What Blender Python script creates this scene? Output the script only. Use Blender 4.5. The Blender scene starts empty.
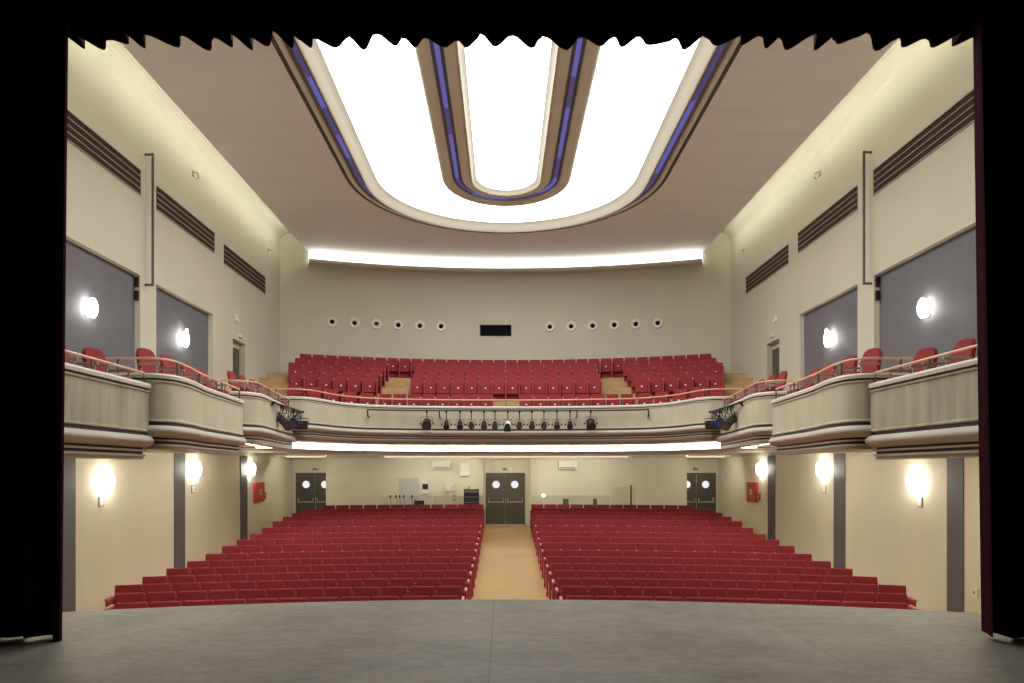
import bpy, bmesh, math, random
from mathutils import Vector, Matrix
random.seed(7)
S = bpy.context.scene
C = S.collection
PI = math.pi
CAMX, CAMZ, F = -0.10, 3.13, 664.0      # camera height over the stalls floor, focal length in pixels
STAGE_Z = CAMZ - 1.70

def P(z):            # height relative to the eye -> world height
    return CAMZ + z

# ---------------------------------------------------------------- materials
MATS = {}
def mat(name, col, rough=0.6, metal=0.0, noise=0.0, nscale=4.0, stretch=(1, 1, 1), bump=0.0, spec=0.3, alpha=None, trans=0.0, sheen=0.0):
    m = bpy.data.materials.new(name); m.use_nodes = True
    nt = m.node_tree; b = nt.nodes['Principled BSDF']
    b.inputs['Base Color'].default_value = (*col, 1)
    b.inputs['Roughness'].default_value = rough
    b.inputs['Metallic'].default_value = metal
    b.inputs['Specular IOR Level'].default_value = spec
    if trans: b.inputs['Transmission Weight'].default_value = trans
    if sheen:
        b.inputs['Sheen Weight'].default_value = sheen
        b.inputs['Sheen Roughness'].default_value = 0.4
    if noise or bump:
        tc = nt.nodes.new('ShaderNodeTexCoord'); mp = nt.nodes.new('ShaderNodeMapping')
        mp.inputs['Scale'].default_value = stretch
        nz = nt.nodes.new('ShaderNodeTexNoise'); nz.inputs['Scale'].default_value = nscale
        nz.inputs['Detail'].default_value = 5
        nt.links.new(tc.outputs['Object'], mp.inputs['Vector']); nt.links.new(mp.outputs['Vector'], nz.inputs['Vector'])
        if noise:
            rp = nt.nodes.new('ShaderNodeValToRGB')
            rp.color_ramp.elements[0].position = 0.3; rp.color_ramp.elements[1].position = 0.7
            rp.color_ramp.elements[0].color = (*[c * (1 - noise) for c in col], 1)
            rp.color_ramp.elements[1].color = (*[min(1, c * (1 + noise)) for c in col], 1)
            nt.links.new(nz.outputs['Fac'], rp.inputs['Fac']); nt.links.new(rp.outputs['Color'], b.inputs['Base Color'])
        if bump:
            bp = nt.nodes.new('ShaderNodeBump'); bp.inputs['Strength'].default_value = bump; bp.inputs['Distance'].default_value = 0.02
            nt.links.new(nz.outputs['Fac'], bp.inputs['Height']); nt.links.new(bp.outputs['Normal'], b.inputs['Normal'])
    MATS[name] = m
    return m
def emit(name, col, strength):
    m = bpy.data.materials.new(name); m.use_nodes = True
    nt = m.node_tree; nt.nodes.clear()
    e = nt.nodes.new('ShaderNodeEmission'); o = nt.nodes.new('ShaderNodeOutputMaterial')
    e.inputs['Color'].default_value = (*col, 1); e.inputs['Strength'].default_value = strength
    nt.links.new(e.outputs[0], o.inputs['Surface']); MATS[name] = m
    return m
M = MATS
mat('wall_paint', (0.58, 0.555, 0.45), 0.75, noise=0.03, nscale=0.7)
mat('wall_lower', (0.73, 0.705, 0.575), 0.7, noise=0.05, nscale=0.6, stretch=(1, 1, 0.3))  # lighter than the upper wall, makes up for light below the balconies
mat('ceiling_paint', (0.85, 0.82, 0.835), 0.8, noise=0.035, nscale=0.5, stretch=(0.4, 2.5, 1))
mat('soffit_paint', (0.62, 0.55, 0.45), 0.7)
mat('grey_panel', (0.155, 0.152, 0.168), 0.6, noise=0.06, nscale=2, spec=0.2)
mat('grey_pilaster', (0.13, 0.13, 0.14), 0.5)
mat('cap_paint', (0.66, 0.63, 0.56), 0.5)
mat('groove', (0.07, 0.068, 0.066), 0.6)
mat('plaster', (0.43, 0.40, 0.30), 0.85, noise=0.22, nscale=2.2, stretch=(2.5, 2.5, 0.35), bump=0.25)
mat('plaster_smooth', (0.53, 0.50, 0.385), 0.8, noise=0.08, nscale=1.6, stretch=(1.5, 1.5, 0.6))
mat('bulge_paint', (0.49, 0.445, 0.39), 0.55, noise=0.05, nscale=1.5)
mat('mould_paint', (0.42, 0.35, 0.28), 0.5)
mat('gap_shade', (0.10, 0.07, 0.055), 0.7)  # shade between the moulding steps, painted as dark brown
mat('velvet', (0.27, 0.034, 0.040), 0.8, noise=0.12, nscale=9, spec=0.15, sheen=0.12)
mat('velvet_trim', (0.36, 0.05, 0.06), 0.6, spec=0.3)
mat('arm_cap', (0.54, 0.19, 0.18), 0.35, spec=0.5)
mat('seat_metal', (0.08, 0.03, 0.03), 0.5)
mat('curtain', (0.030, 0.0035, 0.008), 0.95, spec=0.05)
mat('brass', (0.80, 0.47, 0.31), 0.35, metal=0.0, spec=0.6)
mat('bracket', (0.16, 0.11, 0.08), 0.5)
mat('white', (0.78, 0.77, 0.72), 0.5)
mat('plate_white', (0.9, 0.88, 0.85), 0.4)
mat('black', (0.012, 0.012, 0.014), 0.45)
mat('void', (0.010, 0.009, 0.009), 0.9, spec=0.0)
mat('dark_metal', (0.05, 0.05, 0.055), 0.4, metal=0.4)
mat('lamp_grey', (0.22, 0.22, 0.24), 0.35, metal=0.6)
mat('lens_blue', (0.05, 0.04, 0.28), 0.12, spec=0.8)
mat('lens', (0.04, 0.04, 0.05), 0.1, spec=0.8)
mat('brown_slot', (0.035, 0.020, 0.014), 0.7)
mat('slat', (0.40, 0.35, 0.27), 0.6)
mat('door_paint', (0.092, 0.088, 0.07), 0.45)
mat('steel', (0.45, 0.44, 0.40), 0.35, metal=0.6)
mat('red_box', (0.50, 0.045, 0.04), 0.35, spec=0.5)
mat('red_box_mark', (0.75, 0.45, 0.40), 0.4)
mat('screen', (0.55, 0.58, 0.56), 0.5)
mat('fixture_trim', (0.70, 0.68, 0.59), 0.35, spec=0.5)
mat('fixture_dark', (0.16, 0.14, 0.15), 0.5)
mat('pipe', (0.10, 0.09, 0.08), 0.5)
mat('oak_plain', (0.46, 0.31, 0.15), 0.45, noise=0.15, nscale=2.0, stretch=(1, 4, 4))
mat('sign_green', (0.05, 0.13, 0.07), 0.4)
mat('chair_frame', (0.42, 0.33, 0.28), 0.4)
mat('table_wood', (0.30, 0.20, 0.11), 0.5)
emit('panel_light', (1.0, 0.985, 0.93), 4.2)
emit('cove_light', (1.0, 1.0, 0.87), 18.0)
emit('back_cove', (1.0, 0.97, 0.86), 1.7)
emit('balcony_cove', (1.0, 0.95, 0.82), 7.5)
emit('box_strip', (1.0, 0.94, 0.76), 42.0)
emit('fascia_glow', (1.0, 0.86, 0.62), 0.60)
emit('soffit_strip', (1.0, 0.95, 0.78), 36.0)
emit('globe_light', (1.0, 0.95, 0.82), 24.0)
emit('gallery_globe', (1.0, 0.97, 0.90), 15.0)
emit('blue_led', (0.21, 0.18, 0.60), 0.42)
emit('blue_led_dim', (0.22, 0.18, 0.42), 0.24)
emit('lobby_light', (0.95, 0.97, 1.0), 0.62)
emit('aisle_led', (0.65, 0.5, 1.0), 1.2)
emit('small_lamp', (0.95, 0.95, 1.0), 5.0)

def glass_mat():
    m = bpy.data.materials.new('clear_glass'); m.use_nodes = True
    nt = m.node_tree; nt.nodes.clear()
    o = nt.nodes.new('ShaderNodeOutputMaterial'); mx = nt.nodes.new('ShaderNodeMixShader')
    t = nt.nodes.new('ShaderNodeBsdfTransparent'); g = nt.nodes.new('ShaderNodeBsdfGlossy')
    t.inputs['Color'].default_value = (0.93, 0.96, 0.945, 1); g.inputs['Roughness'].default_value = 0.05
    mx.inputs['Fac'].default_value = 0.08
    nt.links.new(t.outputs[0], mx.inputs[1]); nt.links.new(g.outputs[0], mx.inputs[2]); nt.links.new(mx.outputs[0], o.inputs['Surface'])
    M['glass'] = m
glass_mat()

def wood_mat():
    m = bpy.data.materials.new('oak_boards'); m.use_nodes = True
    nt = m.node_tree; b = nt.nodes['Principled BSDF']
    tc = nt.nodes.new('ShaderNodeTexCoord')
    mp = nt.nodes.new('ShaderNodeMapping'); mp.inputs['Scale'].default_value = (1, 1, 1)
    bk = nt.nodes.new('ShaderNodeTexBrick')
    bk.inputs['Scale'].default_value = 1.0; bk.inputs['Brick Width'].default_value = 1.6; bk.inputs['Row Height'].default_value = 0.11
    bk.inputs['Mortar Size'].default_value = 0.003
    bk.inputs['Color1'].default_value = (0.64, 0.41, 0.17, 1); bk.inputs['Color2'].default_value = (0.50, 0.325, 0.14, 1)
    bk.inputs['Mortar'].default_value = (0.20, 0.12, 0.06, 1)
    nz = nt.nodes.new('ShaderNodeTexNoise'); nz.inputs['Scale'].default_value = 3; nz.inputs['Detail'].default_value = 6
    mp2 = nt.nodes.new('ShaderNodeMapping'); mp2.inputs['Scale'].default_value = (0.6, 8, 1)
    mx = nt.nodes.new('ShaderNodeMix'); mx.data_type = 'RGBA'; mx.blend_type = 'MULTIPLY'; mx.inputs['Factor'].default_value = 0.35
    nt.links.new(tc.outputs['Object'], mp.inputs['Vector']); nt.links.new(mp.outputs['Vector'], bk.inputs['Vector'])
    nt.links.new(tc.outputs['Object'], mp2.inputs['Vector']); nt.links.new(mp2.outputs['Vector'], nz.inputs['Vector'])
    nt.links.new(bk.outputs['Color'], mx.inputs['A']); nt.links.new(nz.outputs['Color'], mx.inputs['B'])
    nt.links.new(mx.outputs['Result'], b.inputs['Base Color'])
    b.inputs['Roughness'].default_value = 0.32; b.inputs['Specular IOR Level'].default_value = 0.5
    M['oak'] = m
wood_mat()

def stage_mat():
    m = bpy.data.materials.new('stage_vinyl'); m.use_nodes = True
    nt = m.node_tree; b = nt.nodes['Principled BSDF']
    tc = nt.nodes.new('ShaderNodeTexCoord')
    def noise(sc, st, det=6):
        mp = nt.nodes.new('ShaderNodeMapping'); mp.inputs['Scale'].default_value = st
        mp.inputs['Rotation'].default_value = (0, 0, 0.12)
        nz = nt.nodes.new('ShaderNodeTexNoise'); nz.inputs['Scale'].default_value = sc; nz.inputs['Detail'].default_value = det
        nz.inputs['Roughness'].default_value = 0.65
        nt.links.new(tc.outputs['Object'], mp.inputs['Vector']); nt.links.new(mp.outputs['Vector'], nz.inputs['Vector'])
        return nz
    n1 = noise(6.0, (1.0, 2.2, 1), 12); n2 = noise(0.9, (1, 1.3, 1), 4)
    ad = nt.nodes.new('ShaderNodeMath'); ad.operation = 'ADD'
    ml = nt.nodes.new('ShaderNodeMath'); ml.operation = 'MULTIPLY'; ml.inputs[1].default_value = 0.5
    nt.links.new(n1.outputs['Fac'], ad.inputs[0]); nt.links.new(n2.outputs['Fac'], ad.inputs[1]); nt.links.new(ad.outputs[0], ml.inputs[0])
    rp = nt.nodes.new('ShaderNodeValToRGB')
    rp.color_ramp.elements[0].position = 0.40; rp.color_ramp.elements[1].position = 0.62
    rp.color_ramp.elements[0].color = (0.112, 0.101, 0.084, 1); rp.color_ramp.elements[1].color = (0.195, 0.179, 0.150, 1)
    nt.links.new(ml.outputs[0], rp.inputs['Fac'])
    # seams between the vinyl lengths, running up and down stage
    sx = nt.nodes.new('ShaderNodeSeparateXYZ'); nt.links.new(tc.outputs['Object'], sx.inputs[0])
    a = nt.nodes.new('ShaderNodeMath'); a.operation = 'ADD'; a.inputs[1].default_value = 0.215
    nt.links.new(sx.outputs['X'], a.inputs[0])
    ab = nt.nodes.new('ShaderNodeMath'); ab.operation = 'PINGPONG'; ab.inputs[1].default_value = 1.56
    nt.links.new(a.outputs[0], ab.inputs[0])
    lt = nt.nodes.new('ShaderNodeMath'); lt.operation = 'LESS_THAN'; lt.inputs[1].default_value = 0.008
    nt.links.new(ab.outputs[0], lt.inputs[0])
    mf = nt.nodes.new('ShaderNodeMath'); mf.operation = 'MULTIPLY'; mf.inputs[1].default_value = 0.5
    nt.links.new(lt.outputs[0], mf.inputs[0])
    mx = nt.nodes.new('ShaderNodeMix'); mx.data_type = 'RGBA'
    mx.inputs['B'].default_value = (0.05, 0.05, 0.045, 1)
    nt.links.new(mf.outputs[0], mx.inputs['Factor']); nt.links.new(rp.outputs['Color'], mx.inputs['A'])
    nt.links.new(mx.outputs['Result'], b.inputs['Base Color'])
    b.inputs['Roughness'].default_value = 0.55; b.inputs['Specular IOR Level'].default_value = 0.35
    M['stage'] = m
stage_mat()

# ---------------------------------------------------------------- mesh helpers
class MB:
    def __init__(s): s.v = []; s.f = []
    def quad(s, a, b, c, d):
        n = len(s.v); s.v += [tuple(a), tuple(b), tuple(c), tuple(d)]; s.f.append((n, n+1, n+2, n+3)); return s
    def poly(s, pts):
        n = len(s.v); s.v += [tuple(p) for p in pts]; s.f.append(tuple(range(n, n+len(pts)))); return s
    def box(s, x0, x1, y0, y1, z0, z1):
        n = len(s.v)
        s.v += [(x0,y0,z0),(x1,y0,z0),(x1,y1,z0),(x0,y1,z0),(x0,y0,z1),(x1,y0,z1),(x1,y1,z1),(x0,y1,z1)]
        for f in ((0,3,2,1),(4,5,6,7),(0,1,5,4),(1,2,6,5),(2,3,7,6),(3,0,4,7)): s.f.append(tuple(n+i for i in f))
        return s
    def sweep(s, path, prof, closed=True, side=1):
        """sweep profile [(o,z)] along path [(x,y)]; o is measured along the left normal * side"""
        n0 = len(s.v); k = len(prof); N = len(path)
        for i, (x, y) in enumerate(path):
            a = path[max(i-1, 0)]; b = path[min(i+1, N-1)]
            dx, dy = b[0]-a[0], b[1]-a[1]; L = math.hypot(dx, dy) or 1
            nx, ny = -dy/L*side, dx/L*side
            for o, z in prof: s.v.append((x+nx*o, y+ny*o, z))
        kk = k if closed else k-1
        for i in range(N-1):
            for j in range(kk):
                a = n0+i*k+j; b = n0+i*k+(j+1) % k
                s.f.append((a, b, b+k, a+k))
        if closed:
            s.f.append(tuple(n0+j for j in range(k))[::-1]); s.f.append(tuple(n0+(N-1)*k+j for j in range(k)))
        return s
    def tube(s, pts, r, seg=8, cap=True):
        n0 = len(s.v); N = len(pts); pts = [Vector(p) for p in pts]
        rr = r if isinstance(r, (list, tuple)) else [r]*N
        for i, p in enumerate(pts):
            t = (pts[min(i+1, N-1)] - pts[max(i-1, 0)]).normalized()
            up = Vector((0, 0, 1)) if abs(t.z) < 0.9 else Vector((1, 0, 0))
            u = t.cross(up).normalized(); w = u.cross(t)
            for j in range(seg):
                a = 2*PI*j/seg; s.v.append(tuple(p + (u*math.cos(a)+w*math.sin(a))*rr[i]))
        for i in range(N-1):
            for j in range(seg):
                a = n0+i*seg+j; b = n0+i*seg+(j+1) % seg; s.f.append((a, b, b+seg, a+seg))
        if cap:
            s.f.append(tuple(n0+j for j in range(seg))[::-1]); s.f.append(tuple(n0+(N-1)*seg+j for j in range(seg)))
        return s
    def ball(s, c, rx, ry, rz, nu=16, nv=10):
        n0 = len(s.v)
        for i in range(nv+1):
            th = PI*i/nv
            for j in range(nu):
                a = 2*PI*j/nu
                s.v.append((c[0]+rx*math.sin(th)*math.cos(a), c[1]+ry*math.sin(th)*math.sin(a), c[2]+rz*math.cos(th)))
        for i in range(nv):
            for j in range(nu):
                a = n0+i*nu+j; b = n0+i*nu+(j+1) % nu; s.f.append((a, a+nu, b+nu, b))
        return s
    def mesh(s, name, m, bevel=0, smooth=False, fix=True):
        me = bpy.data.meshes.new(name); me.from_pydata(s.v, [], s.f)
        bm = bmesh.new(); bm.from_mesh(me)
        if fix:
            bmesh.ops.remove_doubles(bm, verts=bm.verts, dist=1e-5)
            bmesh.ops.recalc_face_normals(bm, faces=bm.faces)
        if bevel:
            bmesh.ops.bevel(bm, geom=list(bm.edges), offset=bevel, segments=2, affect='EDGES', profile=0.6)
        bm.to_mesh(me); bm.free()
        if smooth:
            for p in me.polygons: p.use_smooth = True
            try: me.set_sharp_from_angle(angle=math.radians(40))
            except Exception: pass
        me.materials.append(m); return me
    def obj(s, name, m, parent=None, bevel=0, smooth=False, fix=True):
        o = bpy.data.objects.new(name, s.mesh(name, m, bevel, smooth, fix)); C.objects.link(o)
        if parent: o.parent = parent
        return o

def tag(o, label, cat, group=None):
    o['label'] = label; o['category'] = cat
    if group: o['group'] = group
    return o
def struct(o): o['kind'] = 'structure'; return o
def thing(name, label, cat, loc=(0, 0, 0), rz=0, group=None):
    o = bpy.data.objects.new(name, None); o.empty_display_size = 0.1; C.objects.link(o)
    o.location = loc; o.rotation_euler = (0, 0, rz); return tag(o, label, cat, group)
def link_part(name, me, parent, loc=(0, 0, 0)):
    o = bpy.data.objects.new(name, me); C.objects.link(o); o.parent = parent; o.location = loc; return o
def copy_tree(o, parent=None):
    c = o.copy(); C.objects.link(c); c.parent = parent
    for ch in o.children: copy_tree(ch, c)
    return c
def catmull(pts, n=6):
    out = []
    for i in range(len(pts)-1):
        p0 = pts[max(i-1, 0)]; p1 = pts[i]; p2 = pts[i+1]; p3 = pts[min(i+2, len(pts)-1)]
        for k in range(n):
            t = k/n
            out.append(tuple(0.5*((2*b)+(-a+c)*t+(2*a-5*b+4*c-d)*t*t+(-a+3*b-3*c+d)*t**3) for a, b, c, d in zip(p0, p1, p2, p3)))
    out.append(tuple(pts[-1])); return out
def interp(x, xs, ys):
    if x <= xs[0]: return ys[0]
    for i in range(len(xs)-1):
        if x <= xs[i+1]: return ys[i]+(ys[i+1]-ys[i])*(x-xs[i])/(xs[i+1]-xs[i])
    return ys[-1]
ORD = ['', 'first', 'second', 'third', 'fourth', 'fifth', 'sixth', 'seventh', 'eighth', 'ninth', 'tenth', 'eleventh', 'twelfth', 'thirteenth', 'fourteenth', 'fifteenth', 'sixteenth', 'seventeenth']

W = 8.95                 # half width between the side walls
Y0 = 7.5                 # where the hall begins behind the proscenium
CZ = P(8.8)              # main ceiling
RZ = P(9.45)             # top of the light cove above it
def backY(x, c=28.0, R=25.0): return c-R+math.sqrt(R*R-x*x)

# ---------------------------------------------------------------- floor of the stalls
RD = [26.1-0.967*i for i in range(16)]                 # depth of the rows, rearmost first
RT = [1.348, 1.43, 1.51, 1.572, 1.65, 1.771, 1.877, 1.936, 2.003, 2.091, 2.14, 2.168, 2.192, 2.205, 2.207, 2.21]
SEATH = 0.93
fx = [7.0]+[RD[i] for i in range(15, -1, -1)]+[26.9]
fz = [0.0]+[max(0.0, CZ*0+CAMZ-RT[i]-SEATH) for i in range(15, -1, -1)]+[0.82]
RR = 32.0
def sag(x, R=RR): return R-math.sqrt(R*R-x*x)
def floorZ(x, y): return interp(y+sag(x), fx, fz)
m = MB(); NX, NY = 24, 60
for i in range(NX+1):
    for j in range(NY+1):
        x = -9.2+18.4*i/NX; y = 7.0+22.2*j/NY
        m.v.append((x, y, floorZ(x, y)))
for i in range(NX):
    for j in range(NY):
        a = i*(NY+1)+j; m.f.append((a, a+NY+1, a+NY+2, a+1))
fl = struct(m.obj('floor', M['oak'], smooth=True))

# ---------------------------------------------------------------- side walls
def side_wall(s):
    name = 'wall_left' if s < 0 else 'wall_right'
    m = MB(); X = s*W; T = s*(W+0.5)
    zt, zb = RZ, -0.3
    ys = [Y0-0.4, 12.6, 16.2, 16.95, 20.25, 21.75, 22.8, 29.0]
    pt, pb = P(4.75), P(0.6)       # recessed panels
    dt, db = P(4.32), P(1.35)
    def col(y0, y1, z0, z1): m.quad((X, y0, z0), (X, y1, z0), (X, y1, z1), (X, y0, z1))
    def recess(y0, y1, z0, z1, d):
        Xr = s*(W+d)
        m.quad((X, y0, z0), (Xr, y0, z0), (Xr, y0, z1), (X, y0, z1))
        m.quad((X, y1, z0), (Xr, y1, z0), (Xr, y1, z1), (X, y1, z1))
        m.quad((X, y0, z1), (X, y1, z1), (Xr, y1, z1), (Xr, y0, z1))
        m.quad((X, y0, z0), (X, y1, z0), (Xr, y1, z0), (Xr, y0, z0))
        return Xr
    for a, b in zip(ys[:-1], ys[1:]):
        if (a, b) in ((12.6, 16.2), (16.95, 20.25)):
            col(a, b, P(0.5), pb); col(a, b, pt, zt); recess(a, b, pb, pt, 0.14)
        elif (a, b) == (21.75, 22.8):
            col(a, b, P(0.5), db); col(a, b, dt, zt); recess(a, b, db, dt, 0.25)
        else:
            col(a, b, P(0.5), zt)
    w = struct(m.obj(name, M['wall_paint'], fix=False))
    # lower stretch, base colour lifted to stand in for light under the boxes
    lo = MB().box(min(X, T), max(X, T), Y0-0.4, 28.4, zb, P(0.5)).obj('lower_wall', M['wall_lower'], w)
    # outer shell closes the wall
    MB().quad((T+s*0.3, Y0-0.4, zb), (T+s*0.3, 29, zb), (T+s*0.3, 29, zt+0.2), (T+s*0.3, Y0-0.4, zt+0.2)).obj('outer_skin', M['wall_paint'], w, fix=False)
    for y0, y1 in ((12.6, 16.2), (16.95, 20.25)):
        xr = s*(W+0.14)
        MB().quad((xr-s*0.002, y0, pb), (xr-s*0.002, y1, pb), (xr-s*0.002, y1, pt), (xr-s*0.002, y0, pt)).obj('grey_wall_panel', M['grey_panel'], w, fix=False)
        # fine board joints in the panel
    for yc in ((13.42, 18.15, 22.65) if s < 0 else (13.27, 17.84, 22.36)):
        MB().box(min(X, X-s*0.02), max(X, X-s*0.02), yc-(0.3 if s < 0 or yc > 14 else 0.24), yc+(0.3 if s < 0 or yc > 14 else 0.24), zb, P(0.5)-0.01).obj('grey_pilaster', M['grey_pilaster'], w)
    return w
for s in (-1, 1): side_wall(s)

# gallery doors in the side walls
dn = [0]
def next_door(): dn[0] += 1; return 'door_%d' % dn[0]
for s in (-1, 1):
    X = s*(W+0.19)
    d = MB().box(min(X, X+s*0.05), max(X, X+s*0.05), 21.78, 22.77, P(1.38), P(4.1)).obj(next_door(), M['door_paint']); struct(d)
    MB().box(min(X, X-s*0.05), max(X, X-s*0.05), 22.6, 22.66, P(2.4), P(2.55)).obj('door_handle', M['steel'], d)
    MB().box(min(X, X+s*0.05), max(X, X+s*0.05), 21.78, 22.77, P(4.12), P(4.3)).obj('door_head', M['wall_paint'], d)

# ---------------------------------------------------------------- back walls
m = MB(); N = 32; zs = [P(0.5), RZ]
pts = [(-9.3+18.6*i/N) for i in range(N+1)]
for i in range(N):
    a, b = pts[i], pts[i+1]
    m.quad((a, backY(a), zs[0]), (b, backY(b), zs[0]), (b, backY(b), zs[1]), (a, backY(a), zs[1]))
struct(m.obj('wall_back', M['wall_paint'], smooth=True))

# lower back wall with three door recesses
WB, WR = 27.45, 27.95
FZ = 0.82
m = MB()
ZT = P(0.62)
segs = [(-7.42, -0.93), (1.03, 7.5)]
for a, b in segs:
    m.box(a, b, WB, WR+0.6, FZ-0.3, ZT)
m.box(-9.3, 9.3, WR+0.03, WR+0.62, FZ-0.3, ZT)
m.box(-0.98, 0.98, WB+0.05, WR+0.1, P(0.45), ZT)
m.box(-9.3, -7.42, WB+0.05, WR+0.1, P(0.53), ZT)
m.box(7.5, 9.3, WB+0.05, WR+0.1, P(0.53), ZT)
wr = struct(m.obj('wall_rear', M['wall_lower'], fix=False))
r = MB()
for x in (-1.22, -1.13, -1.04): r.box(x-0.025, x+0.025, WB-0.04, WB, FZ, P(0.5))
r.obj('ribbed_pilaster', M['wall_lower'], wr)
r = MB()
for x in (1.08, 1.17, 1.26, 1.37): r.box(x-0.03, x+0.03, WB-0.05, WB, FZ, P(0.5))
r.obj('ribbed_pilaster', M['wall_lower'], wr)

def double_door(xc, w=1.55, h=2.14):
    y = WR
    d = MB().box(xc-w/2-0.03, xc+w/2+0.03, y-0.02, y+0.04, FZ+h, FZ+h+0.05).box(xc-w/2-0.05, xc-w/2, y-0.02, y+0.04, FZ, FZ+h+0.05).box(xc+w/2, xc+w/2+0.05, y-0.02, y+0.04, FZ, FZ+h+0.05).obj(next_door(), M['door_paint']); struct(d)
    for s in (-1, 1):
        x0, x1 = (xc-w/2, xc-0.01) if s < 0 else (xc+0.01, xc+w/2)
        xm = (x0+x1)/2; zm = FZ+1.70; r_ = 0.155
        # leaf with a real round opening
        lf = MB(); K = 24; ring = []
        n0 = 0
        for k in range(K):
            a = 2*PI*k/K; cx, cz = math.cos(a), math.sin(a)
            t = min((x1-xm)/abs(cx) if abs(cx) > 1e-6 else 9e9, ((FZ+h-zm) if cz > 0 else (zm-FZ-0.03))/abs(cz) if abs(cz) > 1e-6 else 9e9)
            ring.append(((xm+r_*cx, zm+r_*cz), (xm+t*cx, zm+t*cz)))
        corners = [(x1, FZ+h), (x0, FZ+h), (x0, FZ+0.03), (x1, FZ+0.03)]
        for k in range(K):
            (i0, o0), (i1, o1) = ring[k], ring[(k+1) % K]
            pl = [(i0[0], y-0.03, i0[1]), (o0[0], y-0.03, o0[1])]
            for c in corners:      # include a corner lying between the two rays
                a0 = math.atan2(o0[1]-zm, o0[0]-xm) % (2*PI); a1 = math.atan2(o1[1]-zm, o1[0]-xm) % (2*PI); ac = math.atan2(c[1]-zm, c[0]-xm) % (2*PI)
                if a1 < a0: a1 += 2*PI
                if a0+1e-6 < ac < a1-1e-6: pl.append((c[0], y-0.03, c[1]))
            pl += [(o1[0], y-0.03, o1[1]), (i1[0], y-0.03, i1[1])]
            lf.poly(pl)
            lf.quad((i0[0], y-0.03, i0[1]), (i1[0], y-0.03, i1[1]), (i1[0], y+0.02, i1[1]), (i0[0], y+0.02, i0[1]))
        L = lf.obj('door_leaf', M['door_paint'], d, fix=False)
        pn = MB(); pn.poly([(xm+r_*math.cos(2*PI*k/K), y+0.0, zm+r_*math.sin(2*PI*k/K)) for k in range(K)])
        g = pn.obj('round_window', M['lobby_light'], L, fix=False); g['label'] = 'bright round window showing the lit lobby'
        rg = MB().tube([(xm+(r_+0.012)*math.cos(2*PI*k/K), y-0.035, zm+(r_+0.012)*math.sin(2*PI*k/K)) for k in range(K+1)], 0.014, 6, False).obj('window_ring', M['door_paint'], L)
        MB().box(x0+0.06, x1-0.06, y-0.10, y-0.06, FZ+0.94, FZ+1.0).box(x0+0.05, x0+0.09, y-0.10, y-0.03, FZ+0.93, FZ+1.14).box(x1-0.09, x1-0.05, y-0.10, y-0.03, FZ+0.93, FZ+1.14).obj('push_bar', M['steel'], L)
    MB().box(xc-w/2, xc+w/2, y-0.04, y+0.03, FZ, FZ+0.03).obj('painted_door_light', M['white'], d)  # white strip painted in place of light showing under the doors
    return d
dd = []
for xc in (0.0, -7.99, 8.03): dd.append(double_door(xc))
for xc, t in ((0.0, 'centre'), (-7.99, 'left'), (8.03, 'right')):
    sg = thing('exit_sign', 'small green exit sign above the %s double doors at the rear' % t, 'sign', (xc, WR, FZ+2.30), 0, None)
    MB().box(-0.12, 0.12, -0.03, 0.03, 0, 0.10).obj('sign_face', M['sign_green'], sg, bevel=0.005)
    MB().poly([(-0.10, -0.032, 0.05), (-0.06, -0.032, 0.075), (-0.06, -0.032, 0.025)]).box(-0.07, 0.02, -0.034, -0.031, 0.043, 0.057).box(0.045, 0.10, -0.034, -0.031, 0.025, 0.095).obj('pictogram', M['plate_white'], sg, fix=False)

# ---------------------------------------------------------------- ceiling
def upath(a, b, yc=20.0, y0=Y0-0.4, ns=8, ne=40):
    p = [(-a, y0+(yc-y0)*i/ns) for i in range(ns)]
    for k in range(ne+1):
        t = PI*k/ne; p.append((-a*math.cos(t), yc+b*math.sin(t)))
    p += [(a, yc-(yc-y0)*(i+1)/ns) for i in range(ns)]
    return p
inner = upath(4.86, 4.72)
CE = 7.97
outer = []
for i, (x, y) in enumerate(inner):
    if i < 8: outer.append((-CE, y))
    elif i > len(inner)-9: outer.append((CE, y))
    else:
        k = i-8; t = k/40
        if t < 0.2: outer.append((-CE, 20+(backY(CE)-20)*t/0.2))
        elif t > 0.8: outer.append((CE, 20+(backY(CE)-20)*(1-t)/0.2))
        else:
            x2 = -CE+2*CE*(t-0.2)/0.6; outer.append((x2, backY(x2)+0.0))
m = MB(); n = len(inner)
for z in (CZ, CZ+0.16):
    for p, q in ((inner, outer),):
        for i in range(n-1):
            m.quad((*p[i], z), (*p[i+1], z), (*q[i+1], z), (*q[i], z))
for q in (outer, inner):
    for i in range(n-1): m.quad((*q[i], CZ), (*q[i+1], CZ), (*q[i+1], CZ+0.16), (*q[i], CZ+0.16))
ce = struct(m.obj('ceiling', M['ceiling_paint'], fix=False))
# roof over the coves: side strips + closing lid
m = MB()
m.quad((-9.6, Y0-0.4, RZ), (9.6, Y0-0.4, RZ), (9.6, 29.2, RZ), (-9.6, 29.2, RZ))
for s in (-1, 1):       # rounded cove between wall and roof
    for k in range(6):
        a0, a1 = PI/2*k/6, PI/2*(k+1)/6; rr = 0.4
        q = lambda a: (s*(W-rr+rr*math.cos(a)), RZ-rr+rr*math.sin(a))
        (xa, za), (xb, zb) = q(a0), q(a1)
        m.quad((xa, Y0-0.4, za), (xa, 27.5, za), (xb, 27.5, zb), (xb, Y0-0.4, zb))
m.obj('roof_lid', M['wall_paint'], ce, fix=False)

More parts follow.
